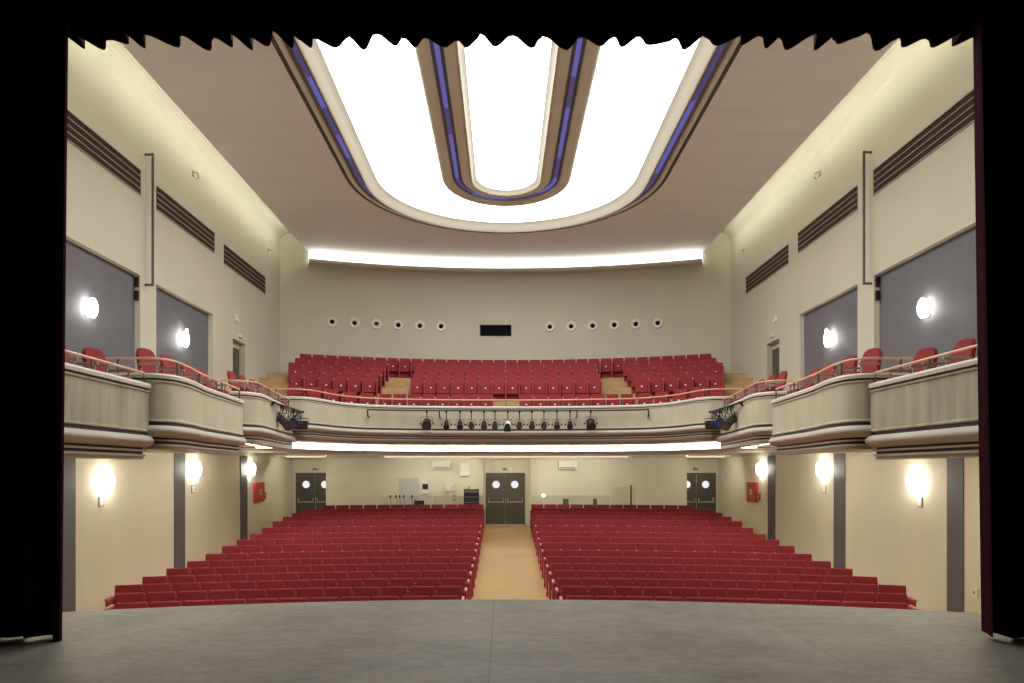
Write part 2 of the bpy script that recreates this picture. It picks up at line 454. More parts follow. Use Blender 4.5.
# hidden strip lights above the ceiling edges
for s in (-1, 1):
    t = thing('cove_strip_light', 'hidden strip light washing the %s side wall above the ceiling edge' % ('left' if s < 0 else 'right'), 'light', (s*7.88, 17, CZ+0.16), 0, None)
    MB().box(-0.04, 0.04, -9.4, 8.8, 0.0, 0.08).obj('batten', M['white'], t)
    MB().box(-0.03, 0.03, -9.3, 8.7, 0.085, 0.14).obj('tube', M['cove_light'], t)
# back cove trough
ph = [(-CE+0.05+2*(CE-0.05)*i/30) for i in range(31)]
path = [(x, backY(x)) for x in ph]
t = thing('back_cove_light', 'long curved white light cove along the top of the back wall', 'light', (0, 27, P(8.27)), 0, None)
MB().sweep(path, [(0.0, P(8.27)-P(8.27)), (-0.42, 0.0), (-0.45, 0.10), (-0.40, 0.12), (-0.38, 0.05), (0.0, 0.05)]).obj('trough', M['cap_paint'], t, smooth=True).location = (0, -27, 0)
MB().sweep(path, [(-0.30, 0.07), (-0.05, 0.07), (-0.03, 0.53), (-0.06, 0.53), (-0.12, 0.20)]).obj('lit_diffuser', M['back_cove'], t, smooth=True).location = (0, -27, 0)

# ---------------------------------------------------------------- big luminous ceiling light
t = thing('ceiling_light', 'huge U-shaped luminous ceiling panel with blue-lit mouldings over the stalls', 'light', (0, 17, CZ), 0, None)
def ring(pathA, pathB, zA, zB, m_):
    mb = MB()
    for i in range(len(pathA)-1): mb.quad((*pathA[i], zA), (*pathA[i+1], zA), (*pathB[i+1], zB), (*pathB[i], zB))
    return mb
def add(mb, name, mt, smooth=False, parent=None, lab=None, fix=False):
    o = mb.obj(name, mt, parent or t, smooth=smooth, fix=fix)
    if parent is None: o.location = (0, -17, -CZ)
    if lab: o['label'] = lab
    return o
def torus(a, b, r_, z, half=True, rz=None):
    rz = rz or r_
    return MB().sweep(upath(a, b), [(r_*math.cos(PI+PI*k/10), z+rz*math.sin(PI+PI*k/10)) for k in range(11)]+[(r_, z+0.2), (-r_, z+0.2)])
# outer frame
def flat(a0, b0, a1, b1, z, h, name, mt):     # flat-bottomed rounded band between two U outlines
    c = (a0+a1)/2; cb = (b0+b1)/2; w = (a0-a1)/2
    add(MB().sweep(upath(c, cb), [(-w, z+0.2), (-w, z+h), (-w*0.8, z+h*0.3), (-w*0.45, z), (w*0.45, z), (w*0.8, z+h*0.3), (w, z+h), (w, z+0.2)]), name, mt, True, fix=True)
add(ring(upath(4.86, 4.72), upath(4.76, 4.60), CZ+0.0, CZ+0.14, 0), 'shadow_gap', M['fixture_dark'])
flat(4.76, 4.60, 4.62, 4.46, CZ-0.02, 0.03, 'outer_trim', M['fixture_trim'])
ch1 = add(ring(upath(4.64, 4.48), upath(4.20, 4.02), CZ+0.02, CZ+0.02, 0), 'blue_channel', M['fixture_dark'], lab='dark channel with blue lights between the outer mouldings')
add(MB().sweep(upath(4.10, 3.83), [(-0.17, CZ+0.02), (-0.10, CZ-0.02), (-0.02, CZ-0.09), (0.07, CZ-0.19), (0.11, CZ-0.22), (0.15, CZ-0.21), (0.17, CZ-0.16), (0.17, CZ+0.2), (-0.17, CZ+0.2)]), 'outer_moulding', M['fixture_trim'], True, fix=True)
add(ring(upath(4.05, 3.76), upath(1.80, 1.92), CZ+0.03, CZ+0.03, 0), 'outer_diffuser', M['panel_light'], lab='glowing white U-shaped diffuser')
flat(1.95, 2.06, 1.62, 1.72, CZ-0.08, 0.07, 'middle_moulding', M['fixture_trim'])
ch2 = add(ring(upath(1.66, 1.76), upath(1.28, 1.34), CZ+0.03, CZ+0.03, 0), 'blue_channel', M['fixture_dark'], lab='dark channel with blue lights around the middle panel')
flat(1.34, 1.40, 1.02, 1.04, CZ-0.08, 0.07, 'inner_moulding', M['fixture_trim'])
add(MB().sweep(upath(0.98, 1.00), [(-0.08, CZ+0.02), (-0.02, CZ-0.02), (0.05, CZ-0.10), (0.07, CZ-0.10), (0.07, CZ+0.1), (-0.08, CZ+0.1)]), 'inner_lip', M['fixture_trim'], True, fix=True)
p = upath(1.07, 1.10)
mb = MB()
nn = len(p)
for i in range(nn//2): mb.quad((*p[i], CZ+0.02), (*p[i+1], CZ+0.02), (*p[nn-2-i], CZ+0.02), (*p[nn-1-i], CZ+0.02))
add(mb, 'inner_diffuser', M['panel_light'], lab='glowing white rounded middle diffuser')
# blue light segments in the channels, some brighter than others as single lamps
def leds(a, b, w, z, par, seglen=1.15):
    pth = upath(a, b, ns=40, ne=60); acc = 0; seg = [pth[0]]; out = []
    for i in range(1, len(pth)):
        seg.append(pth[i]); acc += math.dist(pth[i], pth[i-1])
        if acc > seglen:
            out.append(seg); seg = [pth[i]]; acc = 0
    for sgm in out:
        if random.random() < 0.0: continue
        k0 = 1 if len(sgm) > 3 else 0
        mb = MB().sweep(sgm, [(-w, z), (w, z), (w, z+0.03), (-w, z+0.03)])
        o = mb.obj('blue_lamp', M['blue_led_dim' if random.random() < 0.45 else 'blue_led'], par); o.location = (0, 0, 0)
leds(4.45, 4.27, 0.055, CZ-0.012, ch1)
leds(1.48, 1.56, 0.052, CZ-0.002, ch2)

# ---------------------------------------------------------------- boxes and main balcony
PROF = dict()
def parapet(root, path, side, zc, zd, panel_mat, closed_end=True):
    """zc cap top, zd lower groove, both relative to the eye"""
    zc, zd = P(zc), P(zd); zb = zd-0.415
    B = -0.14
    def sw(name, prof, mt, smooth=False):
        return MB().sweep(path, prof, side=side).obj(name, M[mt], root, smooth=smooth)
    sw('cap', [(B-0.02, zc-0.075), (0.035, zc-0.075), (0.04, zc-0.03), (0.02, zc), (B-0.02, zc)], 'cap_paint')
    sw('upper_groove', [(B, zc-0.105), (0.0, zc-0.105), (0.0, zc-0.075), (B, zc-0.075)], 'groove')
    o = sw('front_panel', [(B, zd+0.0), (0.0, zd), (0.02, zd+0.01), (0.02, zd+0.03), (0.0, zd+0.04), (0.0, zc-0.14), (0.018, zc-0.13), (0.018, zc-0.105), (B, zc-0.105)], panel_mat)
    sw('lower_groove', [(B, zd-0.055), (-0.01, zd-0.055), (-0.01, zd), (B, zd)], 'groove')
    arc = [(0.03+0.06*math.sin(PI*k/10)-0.07*(k/10)**3, zd-0.055-0.18*k/10) for k in range(11)]
    sw('rounded_moulding', arc+[(B-0.05, zd-0.235), (B-0.05, zd-0.055)], 'bulge_paint', True)
    sw('moulding_gaps', [(B-0.3, zd-0.235), (-0.09, zd-0.235), (-0.09, zd-0.34), (B-0.3, zd-0.34)], 'gap_shade')
    sw('upper_step', [(B, zd-0.265), (-0.035, zd-0.265), (-0.03, zd-0.295), (B, zd-0.295)], 'mould_paint')
    sw('lower_step', [(B-0.3, zd-0.335), (-0.05, zd-0.335), (-0.045, zd-0.368), (-0.08, zd-0.37), (-0.08, zd-0.415), (B-0.3, zd-0.415)], 'mould_paint')
    return zb
def handrail(root, path, side, z, zcap, off=-0.07, step=1.1, z_end=None):
    pp = []
    N = len(path)
    for i, (x, y) in enumerate(path):
        a = path[max(i-1, 0)]; b = path[min(i+1, N-1)]; dx, dy = b[0]-a[0], b[1]-a[1]; L = math.hypot(dx, dy) or 1
        pp.append((x-dy/L*side*off, y+dx/L*side*off, z))
    h = MB().tube(pp, 0.018, 8).obj('handrail', M['brass'], root, smooth=True)
    acc = step*0.5; k = 0
    for i in range(1, N):
        acc += math.dist(path[i], path[i-1])
        if acc >= step:
            acc = 0; q = pp[i]
            MB().tube([(q[0], q[1], zcap-0.01), (q[0], q[1], z-0.015)], 0.018, 6).obj('rail_post', M['bracket'], root)
mir = lambda path, s: [(x*s, y) for x, y in path]     # paths are written for the left side, x<0 -> s=+1
boxes = []
BOXP = [
    # name part, path left side, zc, zd, rail z, floor z
    ('nearest the stage', [(-5.47, 7.6), (-5.47, 8.1), (-5.48, 8.8), (-5.49, 9.5), (-5.50, 10.12)], 1.315, 0.575, 1.48),
    ('in the middle', [(-6.6, 10.2), (-5.95, 10.18), (-5.6, 10.14), (-5.38, 10.2), (-5.24, 10.45), (-5.26, 11.0), (-5.42, 11.9), (-5.53, 13.0), (-5.65, 14.16)], 1.484, 0.74, 1.72),
    ('next to the main balcony', [(-7.2, 15.05), (-6.5, 15.0), (-6.1, 15.0), (-5.85, 15.2), (-5.75, 15.6), (-5.9, 16.8), (-6.08, 18.2), (-6.21, 19.55)], 1.78, 1.035, 2.03),
]
box_floor = []
for s, nm in ((1, 'left'), (-1, 'right')):
    for bi, (where, pth, zc, zd, zr) in enumerate(BOXP):
        path = catmull(pth, 6) if bi else pth
        path = mir(path, s); side = -1*s
        y0 = pth[0][1]; y1 = pth[-1][1]
        root = thing('theatre_box', 'cream plaster theatre box on the %s side, the one %s' % (nm, where), 'balcony', (s*-7.2, (y0+y1)/2, P(zd-0.40)), 0, 'side boxes')
        loc = Vector(root.location)
        zb = parapet(root, path, side, zc, zd, 'plaster' if bi == 0 else 'plaster_smooth')
        handrail(root, path, side, P(zr), P(zc))
        # floor / soffit slab from front path to the wall
        zf = P(zc-(0.42, 0.34, 0.34)[bi])
        ya = y0 if bi == 0 else y0-0.05
        ye = [10.16, 14.98, 19.55][bi]
        m = MB(); pb = []
        N = len(path)
        for i, (x, y) in enumerate(path):
            a = path[max(i-1, 0)]; b = path[min(i+1, N-1)]; dx, dy = b[0]-a[0], b[1]-a[1]; L = math.hypot(dx, dy)
            pb.append((x-dy/L*side*-0.13, y+dx/L*side*-0.13))
        wx = -s*(W+0.001)
        poly = ([(wx, pb[0][1])] if bi else [(wx, y0)])+pb+[(pb[-1][0]-s*0.9, pb[-1][1]), (pb[-1][0]-s*0.9, ye), (wx, ye)]
        # drop consecutive duplicates
        q = [poly[0]]
        for p_ in poly[1:]:
            if math.dist(p_, q[-1]) > 0.02: q.append(p_)
        zb += 0.055
        for z in (zf, zb):
            m.poly([(x, y, z) for x, y in q])
        for i in range(len(q)):
            a, b = q[i], q[(i+1) % len(q)]
            m.quad((*a, zb), (*b, zb), (*b, zf), (*a, zf))
        fl_ = m.obj('box_floor', M['soffit_paint'], root)
        sp_ = [(x, y) for x, y in path if y > y0+0.5 or bi == 0]
        if len(sp_) > 2:
            MB().sweep(sp_, [(-0.57, zb-0.037), (-0.53, zb-0.037), (-0.53, zb-0.012), (-0.57, zb-0.012)], side=side).obj('hidden_strip', M['box_strip'], root)
        for ch in root.children: ch.location = -loc
        boxes.append(root); box_floor.append((s, bi, zf))
# extra low end wall closing the step between boxes is part of each slab

# main balcony
half = [(7.6, 19.05), (6.8, 19.05), (6.2, 19.1), (5.85, 19.2), (5.6, 19.55), (5.42, 20.1), (5.15, 20.75), (4.65, 21.35), (4.0, 21.68), (3.1, 21.9), (1.5, 22.1), (0, 22.15)]
pm = [(-x, y) for x, y in half]+[(x, y) for x, y in half[::-1][1:]]
pm = catmull(pm, 4)
root = thing('main_balcony', 'wide curved cream balcony across the rear of the hall', 'balcony', (0, 24, P(0.95)))
zb = parapet(root, pm, -1, 2.12, 1.36, 'plaster_smooth')
handrail(root, pm, -1, P(2.34), P(2.12), step=1.9)
# white light band recessed under the balcony front
hc = [(7.4, 19.6), (6.75, 19.75), (6.35, 20.2), (5.85, 21.1), (5.4, 21.75), (4.6, 22.35), (3.6, 22.72), (1.8, 22.95), (0, 23.0)]
pc = catmull([(-x, y) for x, y in hc]+[(x, y) for x, y in hc[::-1][1:]], 4)
zl0, zl1 = P(0.655), P(0.835)
o = MB().sweep(pc, [(0.0, zl0), (0.0, zl1), (-0.03, zl1), (-0.03, zl0)], side=-1).obj('light_band', M['balcony_cove'], root, smooth=True)
o['label'] = 'bright white light band under the balcony front'
# lip above the band, from parapet underside back to the band
m = MB()
for i in range(len(pm)-1):
    a, b = pm[i], pm[i+1]
    def nearest(p): return (p[0]*1.0, p[1])
k = min(len(pm), len(pc))
def resamp(path, n):
    L = [0]
    for i in range(1, len(path)): L.append(L[-1]+math.dist(path[i], path[i-1]))
    out = []
    for j in range(n):
        d = L[-1]*j/(n-1); out.append((interp(d, L, [p[0] for p in path]), interp(d, L, [p[1] for p in path])))
    return out
A, Bp = resamp(pm, 61), resamp(pc, 61)
A2 = []
for i, (x, y) in enumerate(A):
    a = A[max(i-1, 0)]; b = A[min(i+1, 60)]; dx, dy = b[0]-a[0], b[1]-a[1]; L = math.hypot(dx, dy)
    A2.append((x-dy/L*-1*-0.2, y+dx/L*-1*-0.2))
ring(A2, A2, P(0.965), P(0.85), 0).obj('underside_fascia', M['mould_paint'], root, fix=False)
ring(A2, Bp, P(0.85), P(0.836), 0).obj('underside_lip', M['soffit_paint'], root, fix=False)
ring([(x, y) for x, y in Bp], [(x, y+0.06) for x, y in Bp], P(0.836), P(0.836), 0).obj('cove_back', M['white'], root, fix=False)
# lower soffit back to the rear wall
m = MB()
m.poly([(-9.0, 19.6, P(0.65))]+[(x, y, P(0.65)) for x, y in Bp]+[(9.0, 19.6, P(0.65)), (9.0, 28.6, P(0.60)), (-9.0, 28.6, P(0.60))])
m.obj('soffit', M['soffit_paint'], root, fix=False)
for a, b in ((-4.62, 4.68), (-8.4, -6.95), (7.0, 8.4)):
    sp = MB().box(a, b, 25.62, 25.66, P(0.53), P(0.56)).obj('warm_strip', M['soffit_strip'], root)
    MB().box(a-0.03, b+0.03, 25.50, 25.53, P(0.475), P(0.63)).box(a-0.03, b+0.03, 25.53, 25.68, P(0.565), P(0.63)).obj('strip_fascia', M['white'], sp)
    MB().box(a-0.03, b+0.03, 25.485, 25.498, P(0.480), P(0.535)).obj('glowing_edge', M['fascia_glow'], sp)
# balcony floors: stepped platforms on arcs
BR = 22.0
rows = [(22.7, 2.60), (24.2, 3.34), (24.98, 3.63), (25.75, 3.96), (26.5, 4.25), (27.3, 4.55)]
def arcY(c, x, R=BR): return c-R+math.sqrt(R*R-x*x)
starts = [23.5, 24.37, 25.15, 25.92, 26.68]
BSH = 0.90
zfl = [P(z-BSH) for _, z in rows]
m = MB()
xs = [-8.95+17.9*i/36 for i in range(37)]
# front level
fr = resamp(pm, 37)
for i in range(36):
    m.quad((fr[i][0], fr[i][1]+0.1, zfl[0]), (fr[i+1][0], fr[i+1][1]+0.1, zfl[0]), (xs[i+1], arcY(23.6, xs[i+1]), zfl[0]), (xs[i], arcY(23.6, xs[i]), zfl[0]))
for k in range(5):
    c0 = starts[k]; c1 = starts[k+1] if k < 4 else 28.6; zf0 = zfl[k]; z1 = zfl[k+1]
    for i in range(36):
        a, b = xs[i], xs[i+1]
        m.quad((a, arcY(c0, a), zf0), (b, arcY(c0, b), zf0), (b, arcY(c0, b), z1), (a, arcY(c0, a), z1))
        m.quad((a, arcY(c0, a), z1), (b, arcY(c0, b), z1), (b, arcY(c1, b), z1), (a, arcY(c1, a), z1))
m.obj('stepped_floor', M['oak_plain'], root, fix=False)
# wooden aisle stairs
def stairs(x0, x1, ya, z0, n_, rise, run):
    m = MB()
    for k in range(n_):
        m.box(x0, x1, ya+k*run, ya+n_*run+0.3, z0+k*rise-0.001, z0+(k+1)*rise)
    return m
for s, nm in ((-1, 'left'), (1, 'right')):
    a, b = sorted((s*3.58, s*4.62))
    st = stairs(a, b, 23.05, zfl[0], 8, 0.21, 0.33).obj('aisle_stairs', M['oak_plain'], root); 
    a, b = sorted((s*8.16, s*8.94))
    st = stairs(a, b, 22.2, zfl[0], 9, 0.215, 0.42).obj('side_stairs', M['oak_plain'], root)
for u in (391.5, 406.7, 606.6, 620.8):
    xx = (u-503)/F*22.0+CAMX
    MB().tube([(xx, 22.12, P(1.7)), (xx, 22.12, P(2.58))], 0.016, 8).tube([(xx, 22.12, P(2.56)), (xx, 22.12, P(2.60))], 0.024, 8).obj('stair_post', M['steel'], root)
for ch in root.children: ch.location = -Vector(root.location)

# ---------------------------------------------------------------- theatre seats
def rbox(x0, x1, y0, y1, z0, z1, bev, tilt=0.0, pivot=(0, 0), puff=0.0):
    m = MB().box(x0, x1, y0, y1, z0, z1)
    if tilt:
        c, s_ = math.cos(tilt), math.sin(tilt)
        m.v = [(x, pivot[0]+(y-pivot[0])*c+(z-pivot[1])*s_, pivot[1]-(y-pivot[0])*s_+(z-pivot[1])*c) for x, y, z in m.v]
    return m
def seat_meshes(w, back_h, hgt):
    back = rbox(-w/2+0.018, w/2-0.018, -0.03, 0.05, hgt-back_h, hgt, 0, 0.14, (0, hgt-back_h)).mesh('backrest', M['velvet'], bevel=0.026)
    cush = rbox(-w/2+0.03, w/2-0.03, -0.16, -0.05, 0.30, 0.68, 0, 0.12, (-0.1, 0.3)).mesh('seat_cushion', M['velvet'], bevel=0.025)
    arm = MB().box(-0.022, 0.022, -0.34, 0.04, 0.0, 0.70).mesh('arm_panel', M['velvet_trim'], bevel=0.008)
    capm = MB().box(-0.028, 0.028, -0.38, 0.0, 0.70, 0.745).mesh('arm_cap', M['arm_cap'], bevel=0.01)
    led = MB().box(-0.026, 0.026, -0.25, -0.19, 0.10, 0.14).mesh('aisle_light', M['aisle_led'])
    plate = MB().box(-0.028, 0.028, -0.162, -0.155, 0.50, 0.545).mesh('number_plate', M['plate_white'])
    return back, cush, arm, capm, led, plate
SM = {}
def seat_proto(name, w, hgt, back_h, plate):
    b, c, a, ac, led, pl = seat_meshes(w, back_h, hgt)
    t = thing(name, '', 'theatre seat')
    link_part('backrest', b, t); cu = link_part('seat_cushion', c, t)
    p = link_part('arm_panel', a, t, (w/2, 0, 0)); link_part('arm_cap', ac, p)
    if plate: link_part('number_plate', pl, cu)
    SM[name] = (a, ac, led)
    return t
protos = {}
def place_seat(kind, x, y, z, rz, label, group, w, end=0, led=False, hgt=SEATH, back_h=0.50, plate=False):
    key = (kind, round(w, 3))
    if key not in protos:
        protos[key] = seat_proto(kind, w, hgt, back_h, plate); o = protos[key]; fresh = True; protos[key+('m',)] = SM[kind]
    else:
        o = copy_tree(protos[key+('src',)]); fresh = False
    if fresh: protos[key+('src',)] = o
    o.location = (x, y, z); o.rotation_euler = (0, 0, rz); o['label'] = label; o['category'] = 'theatre seat'; o['group'] = group
    return o, protos[key+('m',)]
pending = []
SW = 0.514
INS = {-1: 0.85, 1: 0.99}
counts = {15: 11, 14: 12, 13: 13, 12: 13, 0: 12, 1: 13}
bm_stuff = MB(); stuff_arm = MB()
sb, sc, sa, sac, _, _ = seat_meshes(SW, 0.50, SEATH)
rear_parts = {'backrests': [], 'cushions': [], 'arms': []}
side_nm = {-1: 'left', 1: 'right'}
n_ind = 0
for i in range(15, -1, -1):
    nseat = counts.get(i, 13); fromfront = 16-i
    for s in (-1, 1):
        for k in range(nseat):
            arc = INS[s]+(0.519 if s < 0 else SW)*(k+0.5)
            if i < 15 and i >= 14: arc += 0.0
            th = arc/RR; x = s*RR*math.sin(th); y = RD[i]-RR+RR*math.cos(th); z = max(0, CAMZ-RT[i]-SEATH)
            if i >= 4:
                lab = 'red tip-up seat, %s from the aisle, %s block, %s row from the stage' % (ORD[k+1], side_nm[s], ORD[fromfront])
                o, (a, ac, led) = place_seat('theatre_chair', x, y, z, -s*th, lab, 'seats in the stalls', SW)
                n_ind += 1
                pending.append((o, s, k, nseat, a, ac, led))
            else:
                R_ = Matrix.Translation((x, y, z)) @ Matrix.Rotation(-s*th, 4, 'Z')
                rear_parts['backrests'].append((sb, R_)); rear_parts['cushions'].append((sc, R_))
                rear_parts['arms'].append((sa, R_ @ Matrix.Translation((SW/2, 0, 0))))
                if k == (0 if s > 0 else nseat-1): rear_parts['arms'].append((sa, R_ @ Matrix.Translation((-SW/2, 0, 0))))
for o, s, k, nseat, a, ac, led in pending:
    ends_left = (s > 0 and k == 0) or (s < 0 and k == nseat-1)
    if ends_left:
        p = link_part('arm_panel', a, o, (-SW/2, 0, 0)); link_part('arm_cap', ac, p)
        if s > 0 and k == 0: link_part('aisle_light', led, p)
    if s < 0 and k == 0:
        for ch in o.children:
            if ch.name.startswith('arm_panel'): link_part('aisle_light', led, ch)
def joined(name, lst, m_):
    bm = bmesh.new()
    for me, mt in lst:
        n0 = len(bm.verts); bm.from_mesh(me); bm.verts.ensure_lookup_table()
        bmesh.ops.transform(bm, matrix=mt, verts=bm.verts[n0:])
    me = bpy.data.meshes.new(name); bm.to_mesh(me); bm.free(); me.materials.append(m_); return me
st = thing('rear_seat_rows', 'four rearmost rows of red stalls seats packed before the rear wall', 'theatre seats', (0, 24.5, 0.8))
st['kind'] = 'stuff'
for nme, mt in (('backrests', M['velvet']), ('cushions', M['velvet']), ('arms', M['velvet_trim'])):
    o = link_part(nme, joined(nme, rear_parts[nme], mt), st); o.location = -Vector(st.location)

# balcony seats
def bseat(x, y, z, rz, lab, w, grp):
    return place_seat('balcony_chair', x, y, z, rz, lab, grp, w, hgt=BSH, back_h=0.80, plate=True)
# front row follows the parapet
for s in (-1, 1):
    fr_c = [(0.45+0.485*(k+0.5), 22.7-0.012*(0.45+0.485*(k+0.5))**2*0.9) for k in range(8)]+[(4.66, 22.3), (5.14, 21.95), (5.58, 21.30), (5.98, 20.70), (6.48, 20.40)]
    angs = [0.03*k/3 for k in range(8)]+[0.25, 0.45, 0.5, 0.5, 0.35]
    for k, (x, y) in enumerate(fr_c):
        bseat(s*x, y, zfl[0], -s*angs[k], 'red balcony seat, %s from the centre gap, %s side, front row at the rail' % (ORD[k+1], side_nm[s]), 0.485, 'balcony front row')
for ri in (1, 2, 3, 4):
    D, z = rows[ri]; w = 0.49
    rown = ORD[ri+1]
    inn = (0, 3.46, 3.50, 3.54, 3.58)[ri]
    wc = inn/7
    for s in (-1, 1):
        for k in range(7):
            arc = wc*(k+0.5); th = arc/BR
            bseat(s*BR*math.sin(th), D-BR+BR*math.cos(th), zfl[ri], -s*th, 'red balcony seat, %s %s of centre, middle block, %s row back' % (ORD[k+1], side_nm[s], rown), 0.493, 'balcony middle block')
        ns = (0, 6, 6, 7, 7)[ri]
        for k in range(ns):
            arc = 4.64+0.5*(k+0.5); th = arc/BR
            bseat(s*BR*math.sin(th), D-BR+BR*math.cos(th), zfl[ri], -s*th, 'red balcony seat, %s from the stairs, %s side block, %s row back' % (ORD[k+1], side_nm[s], rown), 0.493, 'balcony side blocks')
D, z = rows[5]
for s in (-1, 1):
    for k in range(17):
        arc = 0.482*(k+0.5); th = arc/BR
        bseat(s*BR*math.sin(th), D-BR+BR*math.cos(th), zfl[5], -s*th, 'red balcony seat, %s %s of centre in the last row against the wall' % (ORD[k+1], side_nm[s]), 0.47, 'balcony last row')

# ---------------------------------------------------------------- chairs in the boxes
def chair_proto():
    t = thing('upholstered_chair', '', 'chair')
    m = MB(); segs = 10; w = 0.25
    # rounded-top backrest: extruded outline
    out = [(-w, 0.50), (w, 0.50), (w, 0.66)]+[(w*0.35+w*0.65*math.cos(a)-0.0, 0.72+0.20*math.sin(a)) for a in [PI/2*k/5 for k in range(6)]]+[(-w*0.35-w*0.65*math.cos(a), 0.72+0.20*math.sin(a)) for a in [PI/2*(5-k)/5 for k in range(6)]]+[(-w, 0.66)]
    yb = lambda z: 0.18+(z-0.5)*0.22
    n_ = len(out)
    m.poly([(x, yb(z), z) for x, z in out]); m.poly([(x, yb(z)+0.07, z) for x, z in out])
    for i in range(n_):
        a, b = out[i], out[(i+1) % n_]
        m.quad((a[0], yb(a[1]), a[1]), (b[0], yb(b[1]), b[1]), (b[0], yb(b[1])+0.07, b[1]), (a[0], yb(a[1])+0.07, a[1]))
    m.obj('backrest', M['velvet'], t)
    MB().box(-0.25, 0.25, -0.25, 0.20, 0.40, 0.49).obj('seat', M['velvet'], t, bevel=0.03)
    for sx in (-1, 1):
        for yy in (-0.21, 0.20):
            MB().tube([(sx*0.24, yy, 0), (sx*0.24, yy, 0.42 if yy < 0 else 0.55)], 0.016, 8).obj('leg', M['chair_frame'], t)
        MB().box(sx*0.27-0.022, sx*0.27+0.022, -0.20, 0.22, 0.60, 0.635).box(sx*0.27-0.015, sx*0.27+0.015, -0.16, -0.13, 0.44, 0.60).obj('armrest', M['chair_frame'], t, bevel=0.006)
    return t
cp = chair_proto(); first = True
chairs = [ # box index, x(left), y, turn
    (0, -5.98, 9.12, 1.6), (0, -5.88, 9.76, 1.45),
    (1, -5.87, 11.15, 1.4), (1, -5.87, 11.9, 1.55), (1, -5.92, 12.75, 1.55), (1, -5.96, 13.45, 1.55),
    (2, -6.28, 15.75, 1.6), (2, -6.3, 16.45, 1.6), (2, -6.35, 17.25, 1.6), (2, -6.42, 18.0, 1.6), (2, -6.46, 18.7, 1.6)]
bxn = ['nearest the stage', 'in the middle', 'beside the main balcony']
cnt = [0, 0, 0]
for s in (1, -1):
    cnt = [0, 0, 0]
    for bi, x, y, rt in chairs:
        o = cp if first else copy_tree(cp)
        first = False
        cnt[bi] += 1
        zf = P(BOXP[bi][2]-(0.42, 0.34, 0.34)[bi])
        o.location = (x*s, y, zf); o.rotation_euler = (0, 0, rt*s); o.scale = (0.86, 0.9, 0.98)
        o['label'] = 'red rounded-back chair, %s from the stage in the %s box %s' % (ORD[cnt[bi]], 'left' if s > 0 else 'right', bxn[bi])
        o['category'] = 'chair'; o['group'] = 'chairs in the side boxes'

# ---------------------------------------------------------------- wall lamps
def wall_lamp(s, y, z, r_, label, deep=0.0, stub=False, gm='globe_light'):
    X = s*(W+deep)
    t = thing('wall_lamp', label, 'wall lamp', (X, y, z), 0, 'globe wall lamps')
    MB().ball((-s*0.14, 0, 0), r_*0.62, r_, r_*1.7).obj('glass_globe', M[gm], t, smooth=True)
    MB().tube([(0, 0, -r_*1.0), (-s*0.03, 0, -r_*1.0)], 0.07, 14).tube([(-s*0.02, 0, -r_*1.0), (-s*0.10, 0, -r_*1.15), (-s*0.17, 0, -r_*1.08)], 0.015, 8).obj('bracket', M['white'], t)
    if stub:
        MB().tube([(-s*0.17, 0, r_*1.1), (-s*0.17, 0, r_*1.1+0.14)], 0.03, 10).obj('top_tube', M[gm], t)
for s, nm in ((-1, 'left'), (1, 'right')):
    wall_lamp(s, 14.33, P(3.50), 0.13, 'glowing globe lamp on the %s grey gallery panel nearest the stage' % nm, 0.14, gm='gallery_globe')
    wall_lamp(s, 18.52, P(3.65), 0.135, 'glowing globe lamp on the %s grey gallery panel farther from the stage' % nm, 0.14, True, gm='gallery_globe')
    for y, z, w_ in ((14.72, -0.25, 'nearest the stage'), (18.98, 0.02, 'between the grey pilasters'), (23.55, 0.03, 'by the red hose cabinet')):
        wall_lamp(s, y*(1.0 if s < 0 else 0.985) if y < 20 else 23.14, P(z), 0.128, 'glowing lamp low on the %s wall under the boxes, %s' % (nm, w_))
    for y, z, w_ in ((14.6, -0.70, 'nearest the stage'), (18.93, -0.54, 'farther from the stage')):
        t = thing('wall_plate', 'small white plate under the lower %s wall lamp %s' % (nm, w_), 'plate', (s*W, y*(1.0 if s < 0 else 0.986), P(z)), 0, 'wall plates')
        MB().box(min(0, -s*0.02), max(0, -s*0.02), -0.09, 0.09, -0.11, 0.11).obj('frame', M['mould_paint'], t, bevel=0.008)
        MB().box(min(-s*0.02, -s*0.026), max(-s*0.02, -s*0.026), -0.065, 0.065, -0.085, 0.085).obj('card', M['plate_white'], t)
    # red hose cabinets
    t = thing('hose_cabinet', 'red fire hose cabinet on the %s wall beneath the balcony' % nm, 'fire cabinet', (s*W, 23.97, P(-0.80)), 0, 'hose cabinets')
    MB().box(min(0, -s*0.10), max(0, -s*0.10), -0.42, 0.42, -0.36, 0.36).obj('cabinet', M['red_box'], t, bevel=0.012)
    MB().box(min(-s*0.10, -s*0.115), max(-s*0.10, -s*0.115), -0.37, 0.37, -0.31, 0.31).obj('door', M['red_box'], t, bevel=0.006)
    MB().box(min(-s*0.115, -s*0.12), max(-s*0.115, -s*0.12), -0.14, 0.10, -0.10, 0.12).obj('notice', M['red_box_mark'], t)
    t = thing('alarm_point', 'small red alarm call point beside the %s hose cabinet' % nm, 'alarm button', (s*W, 24.58 if s < 0 else 23.40, P(-0.95)), 0, None)
    MB().box(min(0, -s*0.07), max(0, -s*0.07), -0.08, 0.08, -0.12, 0.12).obj('housing', M['red_box'], t, bevel=0.01)
    MB().box(min(-s*0.07, -s*0.074), max(-s*0.07, -s*0.074), -0.04, 0.04, -0.04, 0.04).obj('button', M['red_box_mark'], t)
t = thing('power_socket', 'small white socket low on the right wall beyond the last pilaster', 'socket', (W, 12.72, P(-2.35)))
MB().box(-0.03, 0, -0.09, 0.09, -0.09, 0.09).obj('plate', M['white'], t, bevel=0.006)
MB().box(-0.034, -0.03, -0.03, 0.03, -0.03, 0.03).obj('outlet', M['slat'], t)

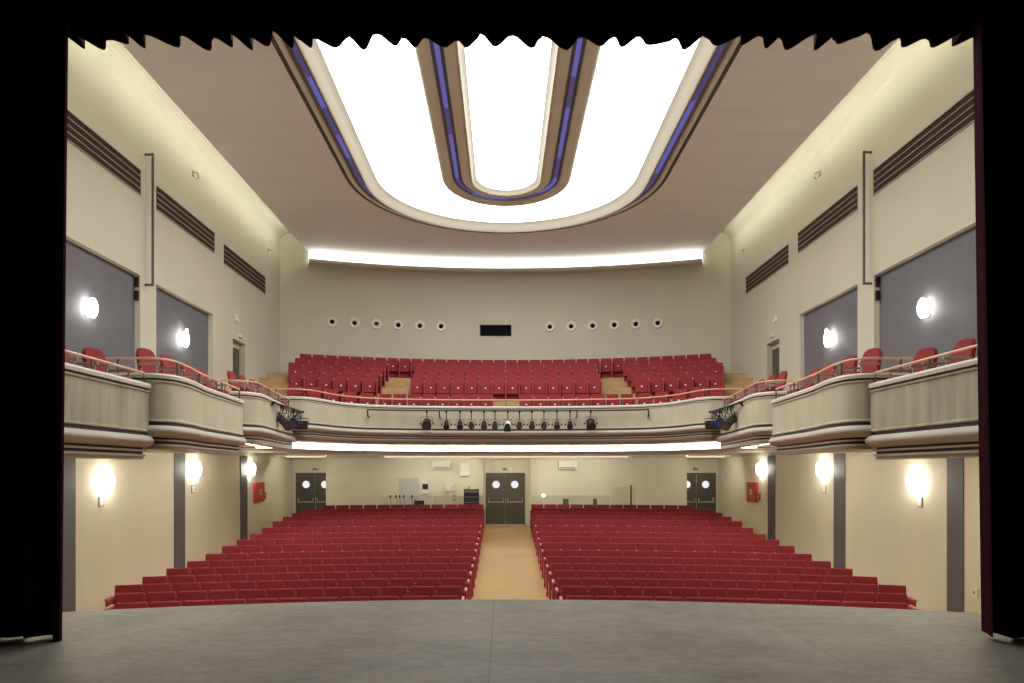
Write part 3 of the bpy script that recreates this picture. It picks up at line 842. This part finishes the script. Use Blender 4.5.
# ---------------------------------------------------------------- ventilation grilles, pipes, sensors, speakers
for s, nm in ((-1, 'left'), (1, 'right')):
    for y0, y1, w_ in ((12.2, 16.2, 'nearest the stage'), (16.95, 20.35, 'in the middle'), (21.05, 24.7, 'farthest from the stage')):
        zt = {'n': 7.30, 'i': 7.25, 'f': 7.15}[w_[0]]; zb_ = zt-0.60
        t = thing('ventilation_grille', 'long dark slotted vent high on the %s wall, the one %s' % (nm, w_), 'vent', (s*W, (y0+y1)/2, P(zb_)), 0, 'wall vents')
        L = (y1-y0)/2; H = zt-zb_
        MB().box(min(0, -s*0.012), max(0, -s*0.012), -L, L, 0, H).obj('dark_backing', M['brown_slot'], t)
        for k in range(5):
            z = H*k/4
            hh = 0.009
            MB().box(min(0, -s*0.035), max(0, -s*0.035), -L, L, z-hh, z+hh).obj('slat', M['slat'], t)
    y = 16.42 if s < 0 else 16.30
    t = thing('wall_pipe', 'tall thin dark pipe bracket standing off the %s wall between vents' % nm, 'pipe', (s*W, y, P(4.58)), 0, 'wall pipes')
    MB().tube([(0, 0, 0), (-s*0.19, 0, 0)], 0.03, 8).obj('lower_arm', M['pipe'], t)
    MB().tube([(0, 0, 3.22), (-s*0.19, 0, 3.22)], 0.03, 8).obj('upper_arm', M['pipe'], t)
    MB().tube([(-s*0.19, 0, -0.03), (-s*0.19, 0, 3.25)], 0.032, 8).obj('upright', M['pipe'], t)
    for k, zz in enumerate((4.46, 4.13)):
        t = thing('small_speaker', 'small black speaker on the %s pier edge beside the panel, %s of two' % (nm, 'upper' if k == 0 else 'lower'), 'speaker', (s*(W+0.07), 16.2, P(zz)), 0, 'pier speakers')
        MB().box(-0.045, 0.045, -0.06, 0, 0.0, 0.24).obj('housing', M['brown_slot'], t, bevel=0.008)
        MB().box(-0.036, 0.036, -0.064, -0.06, 0.02, 0.22).obj('grille_cloth', M['black'], t)
    for y, z, w_ in ((18.95, 8.45, 'near the stage'), (25.0, 8.25, 'near the back wall')):
        t = thing('wall_hook', 'small pale fixing high on the %s wall above the vents, %s' % (nm, w_), 'hook', (s*W, y, P(z)), 0, 'wall fixings')
        MB().box(min(0, -s*0.03), max(0, -s*0.03), -0.05, 0.05, -0.08, 0.08).obj('base', M['slat'], t, bevel=0.006)
        MB().tube([(-s*0.02, 0, 0.05), (-s*0.14, 0, 0.02), (-s*0.16, 0, -0.12), (-s*0.10, 0, -0.16)], 0.018, 8).obj('hook_arm', M['slat'], t)
    t = thing('emergency_light', 'small white emergency light above the %s gallery door' % nm, 'light fitting', (s*W, 22.3, P(4.48)), 0, None)
    MB().box(min(0, -s*0.07), max(0, -s*0.07), -0.12, 0.12, -0.03, 0.06).obj('housing', M['white'], t, bevel=0.01)
    MB().box(min(-s*0.07, -s*0.075), max(-s*0.07, -s*0.075), -0.09, 0.09, -0.015, 0.045).obj('lens_cover', M['cap_paint'], t)
    t = thing('sounder', 'little white sounder on the %s wall over the gallery door' % nm, 'alarm', (s*W, 22.0, P(4.95)), 0, None)
    MB().tube([(0, 0, 0), (-s*0.08, 0, 0)], 0.07, 14).obj('body', M['white'], t, smooth=True)
    MB().box(min(0, -s*0.05), max(0, -s*0.05), -0.035, 0.035, 0.06, 0.22).obj('flag', M['white'], t)

# ---------------------------------------------------------------- back wall portholes and projection window
px = [331.7, 354.3, 376.4, 398.2, 419.8, 441.0, 549.8, 571.1, 592.7, 614.3, 635.9, 658.0]
for k, u in enumerate(px):
    x = (u-503)/F*27.9+CAMX
    x = (u-503)/F*backY(x)+CAMX
    y = backY(x); ang = -math.asin(x/25.0)
    lab = '%s round white porthole %s of the black projection window' % (ORD[(6-k) if k < 6 else (k-5)], 'left' if k < 6 else 'right')
    t = thing('porthole', lab+' on back wall', 'porthole', (x, y, P(6.02)), ang, 'back wall portholes')
    K = 28
    m = MB()
    prof = [(0.215, 0.0), (0.215, -0.03), (0.19, -0.055), (0.125, -0.055), (0.095, -0.03), (0.095, 0.0)]
    for i in range(K):
        for j in range(len(prof)-1):
            a0, a1 = 2*PI*i/K, 2*PI*(i+1)/K; (r0, y0_), (r1, y1_) = prof[j], prof[j+1]
            m.quad((r0*math.cos(a0), y0_, r0*math.sin(a0)), (r0*math.cos(a1), y0_, r0*math.sin(a1)), (r1*math.cos(a1), y1_, r1*math.sin(a1)), (r1*math.cos(a0), y1_, r1*math.sin(a0)))
    m.obj('ring', M['white'], t, smooth=True)
    MB().poly([(0.095*math.cos(2*PI*i/K), -0.01, 0.095*math.sin(2*PI*i/K)) for i in range(K)]).obj('dark_opening', M['void'], t, fix=False)
    if k == 2:
        MB().box(-0.05, 0.05, -0.03, -0.012, -0.09, -0.02).obj('lens_inside', M['lamp_grey'], t, bevel=0.01)
x = (495.5-503)/F*27.9+CAMX
t = thing('projection_window', 'black rectangular projection window in the centre of the back wall', 'window', (x, backY(x), P((470-330)*27.9/F)))
MB().box(-0.65, 0.65, -0.02, 0.05, -0.22, 0.22).obj('dark_glass', M['void'], t)
m = MB().box(-0.67, 0.67, -0.03, 0, 0.22, 0.24).box(-0.67, 0.67, -0.03, 0, -0.24, -0.22).box(-0.67, -0.65, -0.03, 0, -0.24, 0.24).box(0.65, 0.67, -0.03, 0, -0.24, 0.24)
m.obj('frame', M['dark_metal'], t)

# ---------------------------------------------------------------- stage lights on the balcony front
BY = 21.72
zb_ = P((470-410.8)*BY/F)
def ux(u, y): return (u-503)/F*y+CAMX
x0, x1 = ux(370.5, BY), ux(645.5, BY)
t = thing('lighting_bar', 'thin dark lighting bar fixed along the middle of the balcony front', 'lighting bar', ((x0+x1)/2, BY, zb_))
LB = (x1-x0)/2
bar_y = lambda x: interp(abs(x), [0, 3.1, 4.0, 4.7], [0, -0.12, -0.3, -0.55])
pts = [(-LB+2*LB*i/24, bar_y(-LB+2*LB*i/24), 0) for i in range(25)]
MB().tube(pts, 0.026, 8).obj('bar', M['dark_metal'], t)
for u in (370.7, 439.7, 576.7, 645.3):
    xx = ux(u, BY)-(x0+x1)/2; yy = bar_y(xx)
    MB().box(xx-0.02, xx+0.02, yy-0.02, yy+0.02, -0.22, 0.0).box(xx-0.02, xx+0.02, yy-0.02, yy+0.40, -0.22, -0.19).obj('wall_bracket', M['dark_metal'], t)
def spotlight(name, label, x, y, z, drop, L, r0, r1, pitch, yaw, grp, body='dark_metal', lens='lens', yoke='dark_metal'):
    """hangs from a bar at (x,y,z); the barrel points along -Y, pitched down"""
    t = thing(name, label, 'stage light', (x, y, z), yaw, grp)
    MB().box(-0.03, 0.03, -0.035, 0.035, -0.05, 0.04).tube([(0, 0, -0.05), (0, 0, -drop+r1+0.07)], 0.016, 8).obj('clamp', M['black'], t)
    w = r1+0.03; zc = -drop
    MB().tube([(-w, 0, zc), (-w, 0, zc+r1+0.06), (w, 0, zc+r1+0.06), (w, 0, zc)], 0.011, 6).tube([(-w-0.05, 0, zc), (-w, 0, zc)], 0.03, 8).tube([(w, 0, zc), (w+0.05, 0, zc)], 0.03, 8).obj('yoke', M[yoke], t)
    d = Vector((0, -math.cos(pitch), -math.sin(pitch)))
    c = Vector((0, 0, zc)); a = c-d*L/2; b = c+d*L/2
    B_ = MB().tube([a, a+d*0.04, c, b-d*0.03, b], [r0*0.7, r0, r0*1.05, r1, r1*1.04], 16).obj('barrel', M[body], t, smooth=True)
    MB().tube([b, b+d*0.008], r1*0.88, 16).obj('lens', M[lens], B_)
    MB().tube([a-d*0.05, a], r0*0.5, 10).obj('rear_cap', M['black'], B_)
    return t
us = [427, 446.5, 460, 471.3, 484, 495, 507.8, 519.5, 532, 544, 557, 570, 590.5]
for k, u in enumerate(us):
    x = ux(u, BY-0.05); big = k in (0, 12)
    y = BY+bar_y(x-(x0+x1)/2)
    lab = 'stage spotlight, %s from the left on the balcony front bar' % ORD[k+1]
    if big: lab = 'large black '+lab
    elif k == 6: lab = 'white-backed '+lab
    else: lab = 'small black '+lab
    o = spotlight('stage_spotlight', lab, x, y, zb_-0.026, 0.40 if big else (0.43 if k != 6 else 0.42), 0.30 if big else 0.26, 0.14 if big else 0.085, 0.155 if big else 0.10, 0.45+0.35*random.random(), 0.25*(random.random()-0.5), 'balcony front spotlights', 'black' if big else ('white' if k == 6 else random.choice(['dark_metal', 'black', 'black'])))
    if k == 6:
        MB().box(-0.11, 0.11, -0.16, -0.06, -0.66, -0.50).obj('colour_changer', M['black'], o, bevel=0.01)

# side lighting bars on the boxes beside the main balcony
for s, nm in ((1, 'left'), (-1, 'right')):
    A_ = Vector((-6.02*s, 16.4, P(1.68))); B_ = Vector((-5.9*s, 19.1, P(1.66)))
    t = thing('lighting_bar', 'short dark lighting bar bracketed to the %s box beside the balcony' % nm, 'lighting bar', A_)
    in_ = Vector((0.28*s, 0, 0))
    MB().tube([in_*0.8, (B_-A_)+in_*0.2], 0.028, 8).obj('bar', M['dark_metal'], t)
    MB().tube([(-0.05*s, 0.1, 0), in_*1.0+Vector((0, 0.1, 0))], 0.022, 6).tube([(-0.05*s, 0.1, -0.25), in_*0.9+Vector((0, 0.1, 0))], 0.022, 6).obj('near_bracket', M['dark_metal'], t)
    e = B_-A_
    MB().tube([e+Vector((-0.3*s, -0.2, -0.02)), e+Vector((0.14*s, -0.2, 0))], 0.022, 6).tube([e+Vector((-0.3*s, -0.2, -0.25)), e+Vector((0.06*s, -0.2, 0))], 0.022, 6).obj('far_bracket', M['dark_metal'], t)
    for k in range(4):
        f = 0.22+0.17*k; c = e*f+in_*(0.8-0.6*f)
        MB().tube([c, c+Vector((0.02*s, 0.03, -0.14)), c+Vector((-0.05*s, 0.0, -0.25)), c+Vector((0.02*s, 0.05, -0.34)), c+Vector((0.06*s, 0.1, -0.1)), c+Vector((0.02*s, 0.16, 0.0))], 0.012, 6).obj('cable_loop', M['black'], t)
    p1 = A_+e*0.30+in_*0.62
    spotlight('profile_spotlight', 'long grey profile spotlight aimed down under the %s box rail' % nm, p1.x, p1.y, p1.z-0.03, 0.36, 0.78, 0.10, 0.13, 0.42, 0.75*s, 'side bar spotlights', 'dark_metal')
    p2 = A_+e*0.66+in_*0.4
    spotlight('blue_lens_spotlight', 'black spotlight with violet-blue lens on the bar by the %s box' % nm, p2.x, p2.y, p2.z-0.03, 0.36, 0.34, 0.12, 0.14, 0.1, 0.1*s, 'side bar spotlights', 'black', 'lens_blue')
    p3 = A_+e*0.90+in_*0.3
    o = thing('flood_light', 'boxy black floodlight at the far end of the %s box bar' % nm, 'stage light', (p3.x, p3.y, p3.z-0.03), 0.15*s, 'side bar spotlights')
    MB().tube([(0, 0, 0), (0, 0, -0.2)], 0.015, 6).tube([(-0.2, 0, -0.35), (-0.2, 0, -0.17), (0.2, 0, -0.17), (0.2, 0, -0.35)], 0.012, 6).obj('yoke', M['black'], o)
    MB().box(-0.18, 0.18, -0.10, 0.10, -0.47, -0.24).obj('housing', M['black'], o, bevel=0.015)
    MB().box(-0.15, 0.15, -0.105, -0.10, -0.45, -0.27).obj('glass', M['lens'], o)

# ---------------------------------------------------------------- rear control desks and wall equipment
DY = 26.9
def desk(xa, xb, nm):
    t = thing('control_desk', 'long wooden technician desk behind the %s rear seats' % nm, 'desk', ((xa+xb)/2, DY, FZ), 0, 'technician desks')
    h = (xb-xa)/2
    MB().box(-h, h, -0.27, 0.27, 0.70, 0.74).obj('desk_top', M['table_wood'], t, bevel=0.005)
    for xx in (-h+0.05, 0, h-0.05):
        MB().box(xx-0.02, xx+0.02, -0.24, 0.24, 0, 0.70).obj('leg_panel', M['table_wood'], t)
desk(-4.95, -1.78, 'left'); desk(1.35, 5.1, 'right')
TZ = FZ+0.74
def glass_panel(u0, u1, ytop, lab, yy=26.52, post=None):
    xa, xb = ux(u0, yy), ux(u1, yy); zt = P(-(ytop-470)*yy/F)
    t = thing('glass_screen', lab, 'glass screen', ((xa+xb)/2, yy, FZ), 0, 'desk screens')
    h = (xb-xa)/2
    MB().box(-h, h, -0.006, 0.006, 0.02, zt-FZ).obj('pane', M['glass'], t)
    MB().box(-h, h, -0.03, 0.03, 0, 0.03).obj('foot_rail', M['steel'], t)
    if post is not None:
        xp = ux(post, yy)-(xa+xb)/2
        MB().box(xp-0.025, xp+0.025, -0.035, 0.02, 0, P(-(485-470)*yy/F)-FZ).obj('post', M['black'], t, bevel=0.004)
glass_panel(379, 432, 496.0, 'low clear glass screen before the left technician desk, outer half')
glass_panel(433, 483, 496.0, 'low clear glass screen before the left technician desk, inner half')
glass_panel(531.5, 610, 495.5, 'low clear glass screen before the right technician desk, long one')
glass_panel(612, 636, 487.0, 'taller glass screen with black post at the right desk end', post=631)
def zy(v, y): return P(-(v-470)*y/F)
# wall items on WB
def wallbox(name, u0, u1, v0, v1, dep, mt, lab, cat, extra=None):
    y = WB-0.02
    xa, xb = ux(u0, y), ux(u1, y); za, zb2 = zy(v1, y), zy(v0, y)
    t = thing(name, lab, cat, ((xa+xb)/2, WB, za))
    h = (xb-xa)/2; H = zb2-za
    MB().box(-h, h, -dep, 0, 0, H).obj('housing', M[mt], t, bevel=0.012)
    if extra: extra(t, h, H, dep)
    return t
def ac(t, h, H, d):
    MB().box(-h+0.05, h-0.05, -d-0.006, -d, 0.03, 0.09).obj('air_flap', M['slat'], t)
    MB().box(h-0.18, h-0.10, -d-0.004, -d, H*0.55, H*0.7).obj('display', M['cap_paint'], t)
wallbox('air_conditioner', 432.7, 450.5, 461, 469.2, 0.22, 'white', 'white wall air conditioner left of the centre doors', 'air conditioner', ac)
wallbox('air_conditioner', 558, 576, 461, 469.2, 0.22, 'white', 'white wall air conditioner right of the centre doors', 'air conditioner', ac)
def cab(t, h, H, d):
    MB().box(-h+0.03, h-0.03, -d-0.012, -d, 0.03, H-0.03).obj('door', M['white'], t, bevel=0.004)
    MB().box(h-0.07, h-0.05, -d-0.02, -d-0.012, H*0.45, H*0.55).obj('latch', M['slat'], t)
    MB().box(h-0.1, h-0.07, -0.03, 0, -0.55, 0.0).obj('conduit', M['wall_lower'], t)
wallbox('wall_cabinet', 460, 470, 463.8, 476.3, 0.14, 'white', 'white upright electrical cabinet high beside the centre pilaster', 'cabinet', cab)
def cab2(t, h, H, d):
    MB().box(-h+0.03, h-0.03, -d-0.01, -d, 0.03, H-0.03).obj('door', M['white'], t, bevel=0.004)
    MB().box(h*0.4-0.01, h*0.4+0.01, -d-0.016, -d-0.01, 0.05, H-0.05).obj('door_joint', M['slat'], t)
    MB().box(-0.04, 0.04, -0.05, 0, -1.0, 0.0).obj('conduit', M['white'], t)
wallbox('control_cabinet', 445.2, 455.2, 483.5, 491.3, 0.12, 'white', 'white squarish control cabinet with a conduit running down', 'cabinet', cab2)
def phone(t, h, H, d):
    MB().box(-h+0.02, h-0.02, -d-0.03, -d, H*0.36, H*0.78).obj('dark_window', M['black'], t, bevel=0.004)
    MB().box(-0.02, h+0.02, -d-0.05, -d, 0.0, H*0.25).obj('tray', M['white'], t)
wallbox('wall_dispenser', 422.3, 428.7, 481.3, 493.5, 0.12, 'white', 'white wall unit with a dark front between screen and cabinet', 'wall unit', phone)
def bd(t, h, H, d):
    MB().box(-h, h, -d-0.004, -d, 0.02, H-0.02).obj('board_face', M['screen'], t)
wallbox('white_board', 398.8, 419.0, 477.0, 506.0, 0.03, 'white', 'tall pale board on the rear wall behind the left desk', 'board', bd)
wallbox('light_switch', 453.2, 456.0, 495, 500.5, 0.04, 'slat', 'small beige switch low beside the control cabinet', 'switch', lambda t, h, H, d: MB().box(-h*0.5, h*0.5, -d-0.01, -d, H*0.3, H*0.7).obj('rocker', M['white'], t))
# equipment rack
xa, xb = ux(464.2, DY), ux(478.8, DY)
t = thing('equipment_rack', 'black equipment rack standing at the left desk end by the aisle', 'equipment rack', ((xa+xb)/2, DY, FZ))
h = (xb-xa)/2; H = zy(489.2, DY)-FZ
MB().box(-h, h, -0.25, 0.25, 0, H).obj('cabinet', M['black'], t, bevel=0.01)
for k in range(7): MB().box(-h+0.03, h-0.03, -0.262, -0.25, H-0.12-k*0.11, H-0.05-k*0.11).obj('rack_unit', M['dark_metal' if k % 2 else 'lamp_grey'], t, bevel=0.004)
t = thing('rack_device', 'small white device standing on top of the black rack', 'device', ((xa+xb)/2+0.03, DY, FZ+H))
MB().box(-0.10, 0.10, -0.1, 0.1, 0, 0.07).obj('body', M['white'], t, bevel=0.01)
MB().tube([(-0.13, 0, 0), (-0.13, 0, 0.10)], 0.02, 8).obj('aerial', M['black'], t)
# microphones
for k, u in enumerate((391.5, 397.0, 400.6, 404.6, 412.6)):
    x = ux(u, DY)
    t = thing('gooseneck_microphone', 'small black gooseneck microphone, %s from the left on the left desk' % ORD[k+1], 'microphone', (x, DY-0.1, TZ), 0.2*(k-2), 'desk microphones')
    MB().tube([(0, 0, 0), (0, 0, 0.03)], 0.06, 12).obj('base', M['black'], t)
    hh = zy(495.6, DY-0.1)-TZ
    MB().tube([(0, 0, 0.03), (0, 0, hh*0.6), (-0.02, -0.02, hh-0.06)], 0.008, 6).obj('neck', M['black'], t)
    MB().ball((-0.02, -0.02, hh-0.04), 0.04, 0.04, 0.07).obj('head', M['black'], t, smooth=True)
x = ux(419.5, DY)
t = thing('monitor', 'small black desk monitor on the left technician desk', 'monitor', (x, DY-0.1, TZ))
MB().box(-0.20, 0.20, -0.02, 0.02, 0.08, 0.34).obj('screen', M['black'], t, bevel=0.006)
MB().box(-0.08, 0.08, -0.08, 0.08, 0, 0.015).box(-0.02, 0.02, 0.0, 0.03, 0.015, 0.1).obj('stand', M['black'], t)
for u, w_, lab in ((565.8, 0.12, 'small dark laptop on the right desk, nearer the aisle'), (595.2, 0.08, 'small dark upright screen on the right desk, nearer the post')):
    x = ux(u, DY)
    t = thing('laptop', lab, 'laptop', (x, DY-0.05, TZ), 0, None)
    MB().box(-w_, w_, -0.12, 0.08, 0.0, 0.02).obj('keyboard_base', M['dark_metal'], t, bevel=0.004)
    m = MB().box(-w_, w_, 0.07, 0.085, 0.015, zy(498.8, DY)-TZ).obj('lid', M['door_paint'], t, bevel=0.004)
x = ux(543.5, DY)
t = thing('desk_lamp', 'small lit white globe lamp on the aisle end of the right desk', 'lamp', (x+0.0, DY, TZ))
hh = zy(495.5, DY)-TZ
MB().tube([(0, 0, 0), (0, 0, 0.02)], 0.07, 12).tube([(0, 0, 0), (0, 0, hh-0.05)], 0.012, 8).obj('stand', M['white'], t)
MB().ball((0, 0, hh), 0.07, 0.07, 0.06).obj('globe', M['small_lamp'], t, smooth=True)

# ---------------------------------------------------------------- stage
def edgeY(x): return 8.72-19.0+math.sqrt(19.0**2-x*x)
m = MB(); xs2 = [-7.2+14.4*i/48 for i in range(49)]
for i in range(48):
    a, b = xs2[i], xs2[i+1]
    m.quad((a, -3, STAGE_Z), (b, -3, STAGE_Z), (b, edgeY(b), STAGE_Z), (a, edgeY(a), STAGE_Z))
    m.quad((a, edgeY(a), STAGE_Z), (b, edgeY(b), STAGE_Z), (b, edgeY(b), STAGE_Z-0.06), (a, edgeY(a), STAGE_Z-0.06))
    m.quad((a, edgeY(a), STAGE_Z-0.06), (b, edgeY(b), STAGE_Z-0.06), (b, edgeY(b)-0.12, STAGE_Z-0.06), (a, edgeY(a)-0.12, STAGE_Z-0.06))
st = thing('stage_platform', 'scuffed grey stage floor with a gently curved front edge', 'stage', (0, 6, STAGE_Z))
o = m.obj('stage_floor', M['stage'], st, fix=False); o.location = (0, -6, -STAGE_Z)
m = MB()
for i in range(48):
    a, b = xs2[i], xs2[i+1]
    m.quad((a, edgeY(a)-0.12, -0.3), (b, edgeY(b)-0.12, -0.3), (b, edgeY(b)-0.12, STAGE_Z-0.06), (a, edgeY(a)-0.12, STAGE_Z-0.06))
o = m.obj('stage_front', M['grey_panel'], st, fix=False); o.location = (0, -6, -STAGE_Z)

# proscenium wall (between stage and hall)
m = MB()
PY0, PY1 = 7.0, 7.45
m.box(-9.9, -5.45, PY0, PY1, -0.3, RZ+0.3).box(5.45, 9.9, PY0, PY1, -0.3, RZ+0.3).box(-5.45, 5.45, PY0, PY1, P(5.5), RZ+0.3)
struct(m.obj('wall_front', M['wall_paint']))

# ---------------------------------------------------------------- curtains
def folds(x0, x1, step, amp, rnd):
    """irregular pleats: returns list of (x, dy)"""
    out = []; x = x0; sgn = 1
    while x < x1:
        w = step*(0.6+0.9*rnd.random()); a = amp*(0.45+0.75*rnd.random())
        lean = 0.25+0.5*rnd.random()
        n_ = 8
        for k in range(n_):
            t_ = k/n_
            ph = t_/lean*0.5 if t_ < lean else 0.5+(t_-lean)/(1-lean)*0.5
            out.append((x+w*t_, -a*math.cos(2*PI*ph)))
        x += w
    out.append((x1, out[-1][1])); return [p for p in out if p[0] <= x1]
def curtain(name, label, x0, x1, y, z0, z1, step, amp, seed, flare=0.0, edge=None, zvar=0.0):
    rnd = random.Random(seed); f = folds(x0, x1, step, amp, rnd)
    t = thing(name, label, 'curtain', ((x0+x1)/2, y, z0))
    m = MB(); NZ = 10; n_ = len(f)
    zo = []
    cur = 0
    for i in range(n_): zo.append(zvar*(math.sin(f[i][0]*5.3+seed)+math.sin(f[i][0]*11.7+2*seed))*0.5)
    for th in (0.0, 0.03):
        for i, (x, dy) in enumerate(f):
            for j in range(NZ+1):
                v = j/NZ; z = z0+zo[i]*(1-v)+(z1-z0)*v
                k = 1.0-0.25*v
                xx = x+flare*(1-v)*0
                m.v.append((xx-(x0+x1)/2+(edge(v, i/(n_-1)) if edge else 0), dy*k+th, z-z0))
    A_ = NZ+1; o2 = n_*A_
    for i in range(n_-1):
        for j in range(NZ):
            a = i*A_+j; m.f.append((a, a+A_, a+A_+1, a+1)); b = a+o2; m.f.append((b, b+1, b+A_+1, b+A_))
        a = i*A_; m.f.append((a, a+o2, a+A_+o2, a+A_))
    for i in (0, n_-1):
        for j in range(NZ):
            a = i*A_+j; m.f.append((a, a+1, a+1+o2, a+o2))
    m.obj('pleated_cloth', M['curtain'], t, smooth=True, fix=False)
    z = z1-z0
    MB().tube([(-(x1-x0)/2, 0.0, z), ((x1-x0)/2, 0.0, z)], 0.04, 8).obj('top_rail', M['black'], t)
curtain('stage_curtain', 'dark red pleated curtain hanging at the left edge of the stage opening', -7.2, -4.425, 6.66, STAGE_Z+0.02, P(6.2), 0.30, 0.10, 3, edge=lambda v, f: -0.07*(1-v)*f, zvar=0.04)
curtain('stage_curtain', 'dark red pleated curtain hanging at the right edge of the stage opening', 4.60, 7.2, 6.66, STAGE_Z+0.02, P(6.2), 0.30, 0.10, 8, edge=lambda v, f: 0.13*(1-v)*(1-f), zvar=0.04)
curtain('valance', 'dark pleated valance with a scalloped hem across the top of the stage', -7.2, 7.2, 6.82, P(4.41), P(6.2), 0.25, 0.11, 21, zvar=0.03)
# masking above and beside the curtains keeps the stage house dark
m = MB().box(-9.9, -6.9, 6.9, 7.0, -0.3, P(7.5)).box(6.9, 9.9, 6.9, 7.0, -0.3, P(7.5)).box(-9.9, 9.9, 6.9, 7.0, P(6.1), P(9.7))
struct(m.obj('trim_1', M['black']))

# ---------------------------------------------------------------- world, camera, view
w = bpy.data.worlds.new('World'); S.world = w; w.use_nodes = True
w.node_tree.nodes['Background'].inputs['Color'].default_value = (0.0, 0.0, 0.0, 1)
w.node_tree.nodes['Background'].inputs['Strength'].default_value = 0.0
cam = bpy.data.cameras.new('camera'); co = bpy.data.objects.new('camera', cam); C.objects.link(co)
co.location = (CAMX, 0, CAMZ); co.rotation_euler = (PI/2, 0, 0)
cam.sensor_width = 36; cam.lens = F/1024*36
cam.shift_x = (512-503)/1024; cam.shift_y = (470-341.5)/1024
cam.clip_end = 200; cam.clip_start = 0.05
S.camera = co
S.view_settings.view_transform = 'Standard'; S.view_settings.look = 'None'
S.view_settings.exposure = 0.55; S.view_settings.gamma = 1.0; S.view_settings.use_curve_mapping = False
print('individual stalls seats', n_ind)
